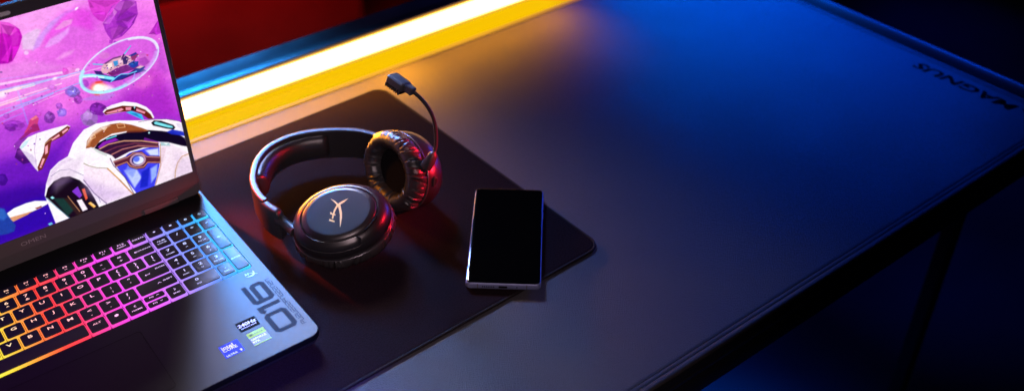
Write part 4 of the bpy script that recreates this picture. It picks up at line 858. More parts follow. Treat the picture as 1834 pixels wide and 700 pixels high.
outer = [bm.verts.new(p) for p in bring(.0012, ZD)]
inner = [bm.verts.new((x, y, ZD)) for x, y in rrect(WX0, WX1, WY0, WY1, .0035, 5)]
for L_ in (outer, inner):
    for i in range(len(L_)):
        bm.edges.new((L_[i], L_[(i + 1) % len(L_)]))
bmesh.ops.triangle_fill(bm, use_beauty=True, edges=bm.edges[:], normal=(0, 0, 1))
bm.verts.index_update()
mb.add([v.co for v in bm.verts], [tuple(v.index for v in f.verts) for f in bm.faces], 0); bm.free()
wl = rrect(WX0, WX1, WY0, WY1, .0035, 5)
mb.rings([[(x, y, ZD) for x, y in wl], [(x, y, ZD - .0022) for x, y in wl]], 2, False, False)
base = mb.obj('base', [M_deck, M_deck_side, M_gap], lap, 30)
for x, y in ((-.2, -.19), (.07, -.19), (-.2, .06), (.07, .06)):
    mb = MB(); mb.box(x - .02, x + .02, y - .004, y + .004, 0, .0030, .0008); mb.obj('foot', M_gap, lap)
# printed marks on the deck
mb = MB()
zk = ZD + .00006
dk = lambda a, b: (a, b, zk)
up = lambda r_, u_: (.1035 - u_, r_, zk)     # reading direction = +y, glyph tops towards -x
W_ = .0052; H_ = .0235
def rc(x0, x1, y0, y1, c):                  # chamfered rectangle path
    return [(x0 + c, y0), (x1 - c, y0), (x1, y0 + c), (x1, y1 - c), (x1 - c, y1), (x0 + c, y1), (x0, y1 - c), (x0, y0 + c)]
h = W_ / 2
strokes(mb, rc(-.1962 + h, -.1652 - h, h, H_ - h, .0022), W_, up, 0, True)
strokes(mb, [(-.1625, .0185), (-.1625 + h, H_ - h), (-.1525 - h, H_ - h), (-.1525 - h, 0)], W_, up, 0)
strokes(mb, [(-.1165, H_ - h), (-.1482 + h + .002, H_ - h), (-.1482 + h, H_ - h - .002), (-.1482 + h, h + .002), (-.1482 + h + .002, h), (-.1172 - h - .002, h), (-.1172 - h, h + .002), (-.1172 - h, .0135 - .002), (-.1172 - h - .002, .0135), (-.1482 + W_, .0135)], W_, up, 0)
# column of square techno glyphs beside the number
y = -.1985; rr2 = random.Random(5)
GL = ['101111', '111001', '110111', '011101', '111110', '101101', '110110', '111011', '011111', '111101', '101110']
i = 0
while y < -.1205:
    w = .0046; g = .00085
    X = lambda a, b, y=y: (.1102 - b * .0044, y + a * .0040, zk)
    pat = rr2.randrange(6)
    segs = [[(0, 0), (0, 1), (1, 1), (1, 0)], [(1, 0), (0, 0), (0, .55), (1, .55), (1, 1), (0, 1)], [(0, 1), (0, 0), (1, 0), (1, 1)], [(1, 1), (0, 1), (0, 0), (1, 0), (1, .5), (.4, .5)],
            [(0, 0), (0, 1), (1, 1), (1, .5), (0, .5)], [(0, 1), (1, 1), (1, .5), (0, .5), (0, 0), (1, 0)]][pat]
    strokes(mb, segs, .19, X, 0)
    y += .0054
mb.obj('palm_rest_lettering', M_ink, lap, 0)
mb = MB()
K = 1e-4
for pl_ in ([(1024, -977), (1028, -1012), (1023, -1040), (993, -1059), (950, -1053), (917, -1036), (956, -1041), (991, -1038), (1007, -1026), (1014, -1006)],
            [(964, -1001), (996, -1005), (1015, -1015), (1046, -1055), (1012, -1026), (994, -1013)], [(933, -985), (941, -988), (937, -1017), (928, -1015)], [(940, -1000), (962, -1000), (959, -1010), (939, -1011)], [(962, -991), (970, -993), (965, -1023), (957, -1020)]):
    mb.poly([(a * K, b * K) for a, b in pl_], dk)
mb.obj('printed_emblem', M_silver, lap, 0)
# stickers
def sticker(x0, x1, y0, y1):
    m_ = MB(); m_.slab(x0, x1, y0, y1, [(0, ZD - .0001), (0, ZD + .00012), (.0001, ZD + .00015)], .0006, 0, 3); return m_
zs = ZD + .00021
S = lambda cx, cy: (lambda a, b: (cx + a, cy + b, zs))
mb = sticker(.0532, .0734, -.1738, -.1597)
mb.text('240Hz', .0062, S(.0632, -.1652), 1, sx=1.12, bold=.03, italic=.15); mb.text('REFRESH RATE', .0021, S(.0632, -.1698), 1, sx=1.15, bold=.02)
mb.obj('refresh_rate_sticker', [M_stk_black, M_white], lap, 0)
mb = sticker(.0555, .0735, -.1978, -.1789)
V0 = lambda a, b: (a, b, zs - .00003)
for (y0, y1, mi) in ((-.1862, -.1790, 1), (-.1977, -.1965, 1)):
    mb.add([(.0556, y0, zs - .00003), (.0734, y0, zs - .00003), (.0734, y1, zs - .00003), (.0556, y1, zs - .00003)], [(0, 1, 2, 3)], mi)
zs2 = lambda cx, cy: (lambda a, b: (cx + a, cy + b, zs + .00003))
mb.text('NVIDIA', .0032, zs2(.0662, -.1826), 3, sx=1.0, bold=.01)
mb.tube([(.0592 + .0019 * math.cos(t) , -.1826 + .0011 * math.sin(t), zs) for t in np.linspace(.4, 5.6, 14)], .00026, 3, 5)
mb.tube([(.0592 + .0008 * math.cos(t) , -.1826 + .0006 * math.sin(t), zs) for t in np.linspace(0, 5.6, 10)], .0003, 3, 5)
mb.text('GEFORCE', .0036, S(.0562, -.1890), 2, sx=.98, align='L', bold=.03); mb.text('RTX', .0036, S(.0562, -.1930), 2, sx=1.0, align='L', bold=.03)
mb.obj('graphics_sticker', [M_stk_grey, M_stk_green, M_white, M_stk_dkgreen], lap, 0)
mb = sticker(.0272, .0464, -.1967, -.1785)
mb.text('intel', .0066, S(.0285, -.1826), 1, sx=1.05, align='L', bold=.02); mb.text('CORE', .0052, S(.0285, -.1866), 1, sx=1.05, align='L', bold=.01)
mb.text('ULTRA', .0032, S(.0287, -.1944), 1, sx=1.1, align='L', bold=.02); mb.text('9', .0042, S(.0436, -.1940), 1, bold=.03)
mb.obj('processor_sticker', [M_stk_blue, M_white], lap, 0)
# trackpad
mb = MB()
TX0, TX1, TY0, TY1 = -.1485, -.0228, -.2010, -.1120
mb.slab(TX0, TX1, TY0, TY1, [(0, ZD - .0004), (0, ZD + .00006)], .004, 1, 6)
mb.slab(TX0 + .0007, TX1 - .0007, TY0 + .0007, TY1 - .0007, [(0, ZD), (.0001, ZD + .00012)], .0035, 0, 6)
mb.obj('trackpad', [M_track, M_gap], lap, 0)

# keyboard
PXK, PYK = .0190546, .0201615
mb = MB(); mb.add([(WX0, WY0, ZD - .0021), (WX1, WY0, ZD - .0021), (WX1, WY1, ZD - .0021), (WX0, WY1, ZD - .0021)], [(0, 1, 2, 3)])
kb = mb.obj('keyboard', M_skirt_low, lap, 0)
def key(x0, x1, y0, y1, leg=()):
    """translucent skirt, inset black cap, glowing legend; leg = (text, dx, dy, size)"""
    m_ = MB(); g = .00042; z0 = ZD - .0019
    m_.slab(x0 + g, x1 - g, y0 + g, y1 - g, [(0, z0), (0, ZD + .0004), (.0003, ZD + .0008), (.0010, ZD + .0010)], .0017, 1, 3)
    bev = [(0, ZD + .0009), (0, ZD + .0016), (.0003, ZD + .0019), (.0009, ZD + .0020)]
    a, b = x0 + .00125, x1 - .00125
    c, d = y0 + .00190, y1 - .00095
    m_.slab(a, b, c, d, bev, .0019, 0, 4)
    zc = ZD + .00207
    for t in leg:
        s, dx, dy, sz = t[:4]
        sz *= .95; cx = (a + b) / 2 + dx; cy = (c + d) / 2 + dy
        if s.startswith('@'):
            icon(m_, s[1:], cx, cy, sz, zc)
        else:
            m_.text(s, sz, lambda p, q_, cx=cx, cy=cy: (cx + p, cy + q_, zc), 2, sx=1.42, bold=.010)
    m_.obj('key', [M_cap, M_skirt, M_legend], kb, 30)
def icon(m_, kind, cx, cy, s, z):
    F = lambda a, b: (cx + a * s, cy + b * s, z)
    if kind == 'diamond': m_.poly([(0, .6), (.75, 0), (0, -.6), (-.75, 0)], F, 2)
    elif kind == 'square': m_.poly([(-.6, -.5), (.6, -.5), (.6, .5), (-.6, .5)], F, 2)
    elif kind == 'gear':
        strokes(m_, [(.5 * math.cos(t), .5 * math.sin(t)) for t in np.linspace(0, 2 * PI, 9)[:-1]], .28, F, 2, True)
        for t in np.linspace(0, 2 * PI, 9)[:-1]: m_.poly([(.55 * math.cos(t - .2), .55 * math.sin(t - .2)), (.82 * math.cos(t - .15), .82 * math.sin(t - .15)), (.82 * math.cos(t + .15), .82 * math.sin(t + .15)), (.55 * math.cos(t + .2), .55 * math.sin(t + .2))], F, 2)
    elif kind == 'power':
        strokes(m_, [(.6 * math.cos(t), .6 * math.sin(t)) for t in np.linspace(2.2, 2 * PI + .94, 11)], .18, F, 2)
        strokes(m_, [(0, .85), (0, .1)], .18, F, 2)
    elif kind == 'bar': m_.poly([(-1, -.16), (1, -.16), (1, .16), (-1, .16)], F, 2)
    elif kind == 'up': strokes(m_, [(-.8, -.3), (0, .35), (.8, -.3)], .22, F, 2)
    elif kind == 'down': strokes(m_, [(-.8, .3), (0, -.35), (.8, .3)], .22, F, 2)
    elif kind == 'left': strokes(m_, [(.35, .7), (-.4, 0), (.35, -.7)], .22, F, 2)
    elif kind == 'right': strokes(m_, [(-.35, .7), (.4, 0), (-.35, -.7)], .22, F, 2)
    elif kind == 'enter':
        strokes(m_, [(1.1, .5), (1.1, -.1), (-1, -.1)], .2, F, 2); strokes(m_, [(-.5, .3), (-1, -.1), (-.5, -.5)], .2, F, 2)
    elif kind == 'blob': m_.poly([(-.8, .1), (-.5, .6), (.2, .7), (.75, .4), (.8, -.1), (.45, -.6), (-.3, -.7), (-.75, -.4)], F, 2)
    elif kind == 'icon2':
        m_.poly([(-.9, -.3), (-.3, -.3), (-.3, .3), (-.9, .3)], F, 2); m_.poly([(.2, -.3), (.9, -.3), (.9, .3), (.2, .3)], F, 2)
def row(yc, hgt, items):
    for i0, i1, leg in items:
        key((i0 - 12) * PXK, (i1 - 12) * PXK, yc - hgt / 2, yc + hgt / 2, leg)
BIG = lambda s: ((s, 0, .0022, .0060),)
TWO = lambda s, t: ((s, 0, .0026, .0060), (t, 0, -.0036, .0046))
FK = lambda s, ic='icon2': ((s, 0, .0016, .0036), ('@' + ic, 0, -.0024, .0014))
fx = lambda k: 6.29 + (k - 6) * 1.026
fr = [(-.5, .62, (('ESC', 0, 0, .0032),))] + [(fx(k) - .513, fx(k) + .513, FK('F%d' % k)) for k in range(1, 12)]
fr += [(fx(12) - .513, fx(12) + .513, (('F12', 0, .0016, .0036), ('INSERT', 0, -.0024, .0024))), (fx(13) - .513, 13.877, (('DELETE', 0, 0, .0028),))]
row(.0200, .0152, fr)
row(0, .0200, [(k - .5, k + .5, TWO(a, b)) for k, (a, b) in enumerate(zip("`1234567890-=", "~!@#$%^&*()_+"))] + [(12.5, 13.877, (('@left', -.006, 0, .0020), ('BACKSPACE', .0016, 0, .0024)))])
row(-PYK, .0200, [(-.5, 1.0, (('TAB', -.004, 0, .0032),))] + [(k + 1.0, k + 2.0, BIG(c)) for k, c in enumerate('QWERTYUIOP')] + [(11, 12, TWO('{', '[')), (12, 13, TWO('}', ']')), (13, 13.877, TWO('|', '\\'))])
row(-2 * PYK, .0200, [(-.5, 1.25, (('CAPS', -.005, 0, .0032),))] + [(k + 1.25, k + 2.25, BIG(c)) for k, c in enumerate('ASDFGHJKL')] + [(10.25, 11.25, TWO(':', ';')), (11.25, 12.25, TWO('"', "'")), (12.25, 13.877, (('@enter', -.007, -.001, .0024), ('ENTER', .008, .0030, .0026)))])
row(-3 * PYK, .0200, [(-.5, 1.75, (('SHIFT', -.008, 0, .0032),))] + [(k + 1.75, k + 2.75, BIG(c)) for k, c in enumerate('ZXCVBNM')] + [(8.75, 9.75, TWO('<', ',')), (9.75, 10.75, TWO('>', '.')), (10.75, 11.75, TWO('?', '/')), (11.75, 13.877, (('@up', .003, 0, .0024), ('SHIFT', .012, .001, .0030)))])
yb, hb = -.0814, .0204
row(yb, hb, [(-.5, .75, (('CTRL', 0, 0, .0030),)), (.75, 1.75, (('FN', 0, 0, .0030),)), (1.75, 2.65, (('@square', 0, 0, .0024),)), (2.65, 3.5, (('ALT', 0, 0, .0030),)), (3.5, 8.75, ()),
             (8.75, 9.75, (('ALT', 0, .002, .0034),)), (9.75, 10.75, (('@blob', 0, .001, .0026),)), (10.75, 11.75, (('@left', 0, .0024, .0024), ('HOME', 0, -.0034, .0028))),
             (12.93, 13.877, (('@right', 0, .0024, .0024), ('END', 0, -.0034, .0026)))])
row(yb + hb / 4, hb / 2, [(11.75, 12.93, (('PG', -.003, .0, .0028), ('@up', .0035, 0, .0017)))])
row(yb - hb / 4, hb / 2, [(11.75, 12.93, (('PG', -.003, .0, .0028), ('@down', .0035, 0, .0017)))])
NX = [.0364, .0546, .0728, .0893, .1048]
def nrow(yc, hgt, c0, c1, leg): key(NX[c0], NX[c1], yc - hgt / 2, yc + hgt / 2, leg)
for k, ic in enumerate(('diamond', 'square', 'gear', 'power')): nrow(.0200, .0152, k, k + 1, (('@' + ic, 0, .0006, .0022),))
nrow(0, .02, 0, 1, (('NUM', 0, .0022, .0028), ('LOCK', 0, -.0018, .0028))); nrow(0, .02, 1, 2, BIG('/')); nrow(0, .02, 2, 3, BIG('*')); nrow(0, .02, 3, 4, BIG('-'))
for r_, (txt) in enumerate((('7', '8', '9'), ('4', '5', '6'), ('1', '2', '3'))):
    for k, c in enumerate(txt):
        sub = {'7': 'HOME', '9': 'PG UP', '1': 'END', '3': 'PG DN', '8': '@up', '4': '@left', '6': '@right', '2': '@down', '5': '@bar'}[c]
        nrow(-(r_ + 1) * PYK, .02, k, k + 1, ((c, 0, .0028, .0058), (sub, 0, -.0036, .0024 if sub[0] != '@' else .0018)))
nrow(-1.5 * PYK, .02 + PYK, 3, 4, (('+', 0, .001, .0060),))
nrow((-3 * PYK + .01 + yb - hb / 2) / 2, (-3 * PYK + .01) - (yb - hb / 2), 3, 4, (('ENTER', 0, 0, .0026),))
nrow(yb, hb, 0, 2, (('0', -.004, .003, .0056), ('INS', -.004, -.004, .0026))); nrow(yb, hb, 2, 3, (('.', 0, .003, .006), ('DEL', 0, -.0036, .0026)))

# lid
lid_y0, lid_y1 = .0590, .0660
LZ0, LZ1 = .0206, .2950                     # above the pad
T_ = lambda p: (p[0], p[2], p[1])            # build the lid standing: profile depth -> y
mb = MB()
def lring(ins, y): return [(x, y, z) for x, z in rrect(BX0 + ins, BX1 - ins, LZ0 + ins, LZ1 - ins, .008 - min(ins, .006), 8)]
mb.rings([lring(.0012, lid_y0), lring(.0004, lid_y0 + .0004), lring(0, lid_y0 + .0014), lring(0, lid_y1 - .0014), lring(.0006, lid_y1 - .0004), lring(.002, lid_y1)])
lid = mb.obj('lid', M_lid, lap, 30)
# the bezel is a raised step round the panel
SX0, SX1, SZ0, SZ1 = -.2435, .1117, .0553 - ZP, .2852 - ZP
mb = MB()
def frame(a, b, y): return [(x, y, z) for x, z in rrect(BX0 + a, BX1 - a, LZ0 + b, LZ1 - a, .005, 5)]
ri = [(x, lid_y0 - .0006, z) for x, z in rrect(SX0 - .0006, SX1 + .0006, SZ0 - .0006, SZ1 + .0006, .002, 5)]
ro = [(x, lid_y0 - .0006, z) for x, z in rrect(BX0 + .0022, BX1 - .0022, .0355, LZ1 - .0022, .006, 5)]
ro2 = [(x, lid_y0 + .0003, z) for x, y, z in ro]; ri2 = [(x, lid_y0 + .0003, z) for x, y, z in ri]
mb.rings([ro2, ro, ri, ri2], 0, False, False)
bz = mb.obj('bezel', M_lid, lid, 30)
mb = MB()
mb.text('OMEN', .0068, lambda a, b: (-.0655 + a, lid_y0 - .00068, .0460 - ZP + b), 0, sx=1.35, bold=0)
mb.obj('bezel_lettering', mat('bezel_print', (.26, .25, .26), .4), lid, 0)
mb = MB()                                    # webcam shutter slider
sh = [(x, z) for x, z in rrect(-.035, -.0184, .2888 - ZP, .2926 - ZP, .0019, 5)]
mb.rings([[(x, lid_y0 - .0003, z) for x, z in sh], [(x, lid_y0 - .0012, z) for x, z in sh]], 0)
mb.obj('webcam_shutter', mat('pale_shutter', (.85, .85, .85), .5), lid)
# hinge: step in the chin and a barrel underneath
mb = MB()
for s in (.0690, -.2010):
    mb.box(s - .0200, s + .0200, .0565, .0592, .0216, .0278, .0008)
mb.tube([(-.225, .0640, .0195), (.0945, .0640, .0195)], .0052, 0, 12)
mb.obj('hinge', M_lid, lap)

# the picture on the panel: drawn as vertex colours of the glowing screen itself
def paint():
    st = 5.0                                  # grid step in 0.1 mm
    x0, x1, z0, z1 = SX0 * 1e4, SX1 * 1e4, (SZ0 + ZP) * 1e4, (SZ1 + ZP) * 1e4
    nx, nz = int((x1 - x0) / st) + 1, int((z1 - z0) / st) + 1
    gx, gz = np.linspace(x0, x1, nx), np.linspace(z0, z1, nz)
    X, Z = np.meshgrid(gx, gz)
    zs_ = [500, 560, 800, 1100, 1400, 1700, 2100, 2500, 2900]
    cs = np.array([(52, 12, 168), (58, 14, 168), (84, 26, 180), (140, 58, 205), (196, 84, 216), (220, 106, 222), (228, 112, 224), (232, 120, 228), (232, 134, 230)], float)
    img = np.stack([np.interp(Z, zs_, cs[:, k]) for k in range(3)], -1)
    rs = np.random.RandomState(4)
    def noise(sc, sx=1.0):
        g = rs.rand(64, 64)
        u = (X * .8 + Z * .45) / sc * sx; v = (Z * .9 - X * .35) / sc
        iu, iv = np.floor(u).astype(int), np.floor(v).astype(int); fu, fv = u - iu, v - iv
        fu = fu * fu * (3 - 2 * fu); fv = fv * fv * (3 - 2 * fv)
        G = lambda a, b: g[a % 64, b % 64]
        return (G(iu, iv) * (1 - fu) + G(iu + 1, iv) * fu) * (1 - fv) + (G(iu, iv + 1) * (1 - fu) + G(iu + 1, iv + 1) * fu) * fv
    n1 = noise(420, .5) * .5 + noise(180, .6) * .3 + noise(80, .8) * .2
    img *= (1 + (n1 - .5)[..., None] * np.array([.28, .6, .14]))
    img = np.clip(img, 0, 255)
    def blend(a0, a1, b0, b1, sd, soft, col, al):
        s = max(soft * 10, 3.0)
        a = np.clip(.5 - sd / (2 * s), 0, 1); a = a * a * (3 - 2 * a) * al
        sub = img[b0:b1, a0:a1]
        sub += (np.array(col, float) - sub) * a[..., None]
    for e in ART:
        P = np.array(e[4], float); soft = e[3]; pad_ = soft * 10 + 6 + (e[5] * 5 if e[0] == 'l' else 0)
        a0, a1 = np.searchsorted(gx, [P[:, 0].min() - pad_, P[:, 0].max() + pad_]); b0, b1 = np.searchsorted(gz, [P[:, 1].min() - pad_, P[:, 1].max() + pad_])
        if a1 <= a0 or b1 <= b0: continue
        x, z = X[b0:b1, a0:a1], Z[b0:b1, a0:a1]
        d2 = np.full(x.shape, 1e12); ins = np.zeros(x.shape, bool)
        n = len(P)
        for i in range(n if e[0] == 'p' else n - 1):
            ax, az = P[i]; bx_, bz_ = P[(i + 1) % n]
            ex, ez = bx_ - ax, bz_ - az
            t = np.clip(((x - ax) * ex + (z - az) * ez) / (ex * ex + ez * ez + 1e-9), 0, 1)
            d2 = np.minimum(d2, (x - ax - t * ex) ** 2 + (z - az - t * ez) ** 2)
            if e[0] == 'p' and az != bz_:
                ins ^= ((az > z) != (bz_ > z)) & (x < ex * (z - az) / ez + ax)
        d = np.sqrt(d2)
        sd = np.where(ins, -d, d) if e[0] == 'p' else d - e[5] * 5
        blend(a0, a1, b0, b1, sd, soft, e[1], e[2])
    n2 = noise(22, 1.0) * .5 + noise(11, 1.0) * .5
    img *= (1 + (n2 - .5)[..., None] * .13)
    c = np.clip(img, 0, 255) / 255
    c = np.clip(c + (c - .5) * .10 - .015, 0, 1)
    lin = np.where(c <= .04045, c / 12.92, ((c + .055) / 1.055) ** 2.4)
    return nx, nz, gx * 1e-4, gz * 1e-4 - ZP, lin
nx, nz, gx, gz, lin = paint()
me = D.meshes.new('screen')
gX, gZ = np.meshgrid(gx, gz)
co = np.stack([gX, np.full_like(gX, lid_y0 - .0002), gZ], -1).reshape(-1, 3)
idx = np.arange(nx * nz).reshape(nz, nx)
quads = np.stack([idx[:-1, :-1], idx[:-1, 1:], idx[1:, 1:], idx[1:, :-1]], -1).reshape(-1, 4)
me.vertices.add(len(co)); me.vertices.foreach_set('co', co.ravel())
me.loops.add(quads.size); me.loops.foreach_set('vertex_index', quads.ravel().astype(np.int32))
me.polygons.add(len(quads)); me.polygons.foreach_set('loop_start', np.arange(0, quads.size, 4, dtype=np.int32))
me.update(calc_edges=True)
at = me.color_attributes.new('picture', 'FLOAT_COLOR', 'POINT')
at.data.foreach_set('color', np.concatenate([lin.reshape(-1, 3), np.ones((nx * nz, 1))], 1).ravel().astype(np.float32))
m = mat('lit_screen', (.004, .004, .004), .3, spec=.3)
nt = m.node_tree; an = nt.nodes.new('ShaderNodeAttribute'); an.attribute_name = 'picture'
nt.links.new(an.outputs['Color'], nt.nodes['Principled BSDF'].inputs['Emission Color'])
nt.nodes['Principled BSDF'].inputs['Emission Strength'].default_value = 1.05
me.materials.append(m)
link(D.objects.new('screen', me), lid)

# ---------------------------------------------------------------- headset
OH = np.array((-.189, -.205, ZP))
hs = thing('headset', 'black wireless gaming headset with boom microphone lying on the mouse pad', 'headset', OH)
HC = np.array((-.189, -.189)); HZ = .0385
tab_t = [-20, -10, 10, 25, 45, 60, 75, 94, 110, 125, 140, 150, 173, 190, 205, 220]
tab_r = [.089, .0885, .087, .0848, .0795, .0792, .0810, .0842, .0858, .0838, .0815, .0812, .0827, .0848, .0865, .087]
RR = lambda t: float(np.interp(t, tab_t, np.convolve(np.pad(tab_r, 1, mode='edge'), [.2, .6, .2], 'valid')))
def arc(t, dr, z):
    r_ = RR(t) + dr
    return (HC[0] + r_ * math.cos(rad(t)), HC[1] + r_ * math.sin(rad(t)), z)
def rsec(r0, r1, z0, z1, c, n=4):           # rounded section in (dr, z)
    return rrect(r0, r1, z0, z1, c, n)
mb = MB(OH)
TH = list(np.linspace(6, 189, 90))
rings = []
for t in TH:
    e = 1.0
    rings.append([arc(t, dr + (.0012 * (1 - ((z - HZ) / .0195) ** 2) if dr > -.002 else 0), z) for dr, z in rsec(-.0070, .0004, HZ - .0195, HZ + .0195, .0018)])
mb.rings(rings)
band = mb.obj('headband', M_band, hs, 50)
mb = MB(OH)
rings = []
TC = np.linspace(58, 152, 60)
for t in TC:
    k = min(1, (t - 58) / 7 + .05, (152 - t) / 7 + .05); k = math.sqrt(max(0, 1 - (1 - k) ** 2))
    pts = []
    for q in np.linspace(-PI / 2, PI / 2, 13):
        pts.append((-.0052 - .0125 * k * math.cos(q) ** .65 - .0004, HZ + .0158 * (.8 + .2 * k) * math.sin(q)))
    pts += [(-.0045, HZ + .0150), (-.0045, HZ - .0150)]
    rings.append([arc(t, dr, z) for dr, z in pts])
mb.rings(rings)
mb.obj('head_cushion', M_pleather, band, 50)
# yokes at both ends of the band
def yoke(t0, t1, hinge_pts):
    m_ = MB(OH)
    ts = np.linspace(t0, t1, 16)
    rs_ = []
    for i, t in enumerate(ts):
        f = i / 15
        zl, zh = HZ - .0205 - .002 * f, HZ + .0180 - .0015 * f
        ins = .003 * (max(0, f - .85) / .15) ** 2
        rs_.append([arc(t, dr, z) for dr, z in rsec(-.0072, .0024, zl + ins, zh - ins, .0032)])
    m_.rings(rs_)
    m_.tube(hinge_pts, [.0062, .0060, .0056, .0056, .0062], 0, 14)
    return m_
cU, cW, cN = np.array((.8829, -.4421, .1582)), np.array((.3812, .8716, .3082)), np.array((-.2741, -.2118, .9381))
c1 = np.array((-.2144, -.2684, .0392))
hp = c1 - .0500 * cU + .0085 * cN
p0 = np.array(arc(203, -.003, HZ + .004))
m_ = yoke(187.5, 206, [p0 + (hp - p0) * f for f in (0, .3, .34, .8, 1.0)])
pk = p0 + (hp - p0) * .18
yk = m_.obj('yoke', M_band, hs, 50)
mb = MB(OH)                                  # bright seam between band and slider
mb.rings([[arc(t, dr, z) for dr, z in rsec(-.0062, .0018, HZ - .0198, HZ + .0192, .0022)] for t in (186.9, 187.5)])
mb.obj('slider_collar', M_ring, yk, 30)
vU, vW, vN = np.array((-.028, .9958, -.0868)), np.array((.2883, .0912, .9532)), np.array((.9571, .0017, -.2897))
c2 = np.array((-.1144, -.2283, .0430))
hp2 = c2 + .0485 * vU + .0085 * vN
p2 = np.array(arc(-4, -.004, HZ))
m_ = yoke(7, -7, [p2 + (hp2 - p2) * f for f in (0, .3, .34, .8, 1.0)])
m_.obj('yoke', M_band, hs, 50)

def cup(c, u, w, n, a, b, seed, squash=1.0, dome=1.0):
    r_ = random.Random(seed)
    N = 180
    def ring(s, h_, fa=None):
        return [tuple(c + h_ * n + (a * s) * math.cos(2 * PI * k / N) * u + (b * s) * math.sin(2 * PI * k / N) * w) for k in range(N)]
    m_ = MB(OH)
    prof = [(.93, -.0015), (1.0, -.0015), (1.022, -.0008), (1.03, .0006), (1.022, .0016), (1.008, .0022), (1.012, .0034), (1.018, .0060), (1.010, .0092), (.985, .0125), (.945, .0155), (.90, .0178), (.85, .0195), (.805, .0205), (.792, .0206), (.786, .0194), (.770, .0190)]
    m_.rings([ring(s, h_ if h_ < .0035 else .0035 + (h_ - .0035) * dome) for s, h_ in prof], 0, True, True)
    shell = m_.obj('ear_cup', M_shell, hs, 40)
    m_ = MB(OH)                               # thin polished bead round the rim
    m_.tube([tuple(c - .0002 * n + (a * 1.026) * math.cos(t) * u + (b * 1.026) * math.sin(t) * w) for t in np.linspace(0, 2 * PI, 120, endpoint=False)], .0009, 0, 8, loop=True)
    m_.obj('rim_bead', M_ring, shell, 60)
    m_ = MB(OH)
    pp = [(.768, .0188), (.768, .0206), (.758, .0215), (.735, .0223), (.70, .0231), (.665, .0238), (.640, .0241), (.615, .02415), (.30, .0243)]
    m_.rings([ring(s, .0035 + (h_ - .0035) * dome) for s, h_ in pp], 0, True, True, mis=[1, 1, 0, 0, 0, 0, 2, 2, 2])
    m_.obj('cover_plate', [M_shell, M_ring, M_plate], shell, 40)
    # cushion with gathered leather
    m_ = MB(OH)
    NS = 400
    cr = [(2 * PI * (i + r_.uniform(-.48, .48)) / 40, r_.choice((.15, .3, .55, .8, 1.15, 1.3)), r_.uniform(.009, .030), r_.uniform(-.16, .16), r_.uniform(-.9, .9)) for i in range(40)]
    cs = [(.970, -.0010), (1.018, -.0024), (1.042, -.0052), (1.052, -.0088), (1.046, -.0124), (1.015, -.0158), (.950, -.0183), (.895, -.0202), (.83, -.0210), (.765, -.0208), (.700, -.0195), (.645, -.0170), (.605, -.0135), (.585, -.0095), (.580, -.0050)]
    tw = [.3, .8, 1, 1.1, 1.05, .9, .55, .22, .08, .14, .45, .8, .8, .4, 0]
    RG = []
    for j, (s, h_) in enumerate(cs):
        g = []
        for k in range(NS):
            t = 2 * PI * k / NS
            d = 0.0
            for (q, am, wd, sl, ln) in cr:
                qq = q + sl * (j - 4) / 4
                x = (t - qq + PI) % (2 * PI) - PI
                if abs(x) < .12:
                    am2 = am * (1 + ln * (1 if j > 8 else -.6)); d += am2 * math.exp(-(x / wd) ** 2) - .35 * am2 * math.exp(-((x - wd * 2.3) / (wd * 1.3)) ** 2)
            d *= tw[j] * .0028
            d += .0006 * math.sin(7 * t + seed + j * .5) * tw[j]
            # move the surface inwards along its section normal
            A_, B_ = cs[max(0, j - 1)], cs[min(len(cs) - 1, j + 1)]
            tx, th = (B_[0] - A_[0]) * .047, (B_[1] - A_[1]); L_ = math.hypot(tx, th)
            nr, nh = th / L_, -tx / L_           # pointing inwards for this winding
            g.append(tuple(c + (h_ * squash + nh * d) * n + ((a * s + nr * d) * math.cos(t)) * u + ((b * s + nr * d) * math.sin(t)) * w))
        RG.append(g)
    m_.rings(RG, 0, False, False)
    m_.obj('ear_cushion', M_pleather, shell, 0 if False else 80)
    m_ = MB(OH)
    m_.rings([ring(.60, -.0080 * squash), ring(.3, -.0066 * squash)], 0, True, True)
    m_.obj('ear_liner', M_mesh, shell, 40)
    return shell, ring
cup1, ring1 = cup(c1, cU, cW, cN, .0520, .0427, 3, 1.0)
cup2, ring2 = cup(c2, vU, vW, vN, .0504, .0417, 8, 1.0, 1.38)
# emblem and control lever on the cup that lies flat
F1 = lambda h_: (lambda a, b: tuple(c1 + h_ * cN + a * cU + b * cW))
mb = MB(OH)
for pl_ in ([(-55, 188), (-14, 150), (11, 109), (26, 82), (-7, 49), (-31, 10), (-45, -23), (-61, -69), (-75, -65), (-62, -14), (-40, 35), (-12, 75), (0, 93), (-21, 133)],
            [(131, 136), (82, 102), (38, 85), (38, 45), (39, -20), (30, -82), (10, -148), (-4, -191), (-7, -183), (3, -110), (14, -40), (14, 24), (10, 81), (26, 108), (70, 124)],
            [(-78, 24), (-67, 14), (-63, 1), (-29, -20), (-33, -37), (-65, -16), (-85, -3)], [(-99, -61), (-50, -98), (-55, -116), (-108, -80)]):
    mb.poly([(x * K, y * K) for x, y in pl_], F1(.02446))
mb.obj('emblem', M_copper, cup1, 0)
def onshell(s, t, h_):
    return tuple(c1 + h_ * cN + .0520 * s * math.cos(t) * cU + .0427 * s * math.sin(t) * cW)
mb = MB(OH)
A0, A1 = rad(208), rad(292)
rg = []
for t in np.linspace(A0, A1, 40):
    e = min(1, (A1 - t) / .16); e = math.sqrt(max(.02, 1 - (1 - e) ** 2))
    s0, s1 = .905 - .10 * e, .905 + .085 * e
    rg.append([onshell(s0, t, .0208), onshell(s0 + .012, t, .0220), onshell(s0 * .5 + s1 * .5, t, .0197), onshell(s1 - .012, t, .0164), onshell(s1, t, .0138)])
mb.rings(rg, 0, True, True, closed=True)
cl_ = mb.obj('control_lever', M_shell, cup1, 50)
mb = MB(OH)
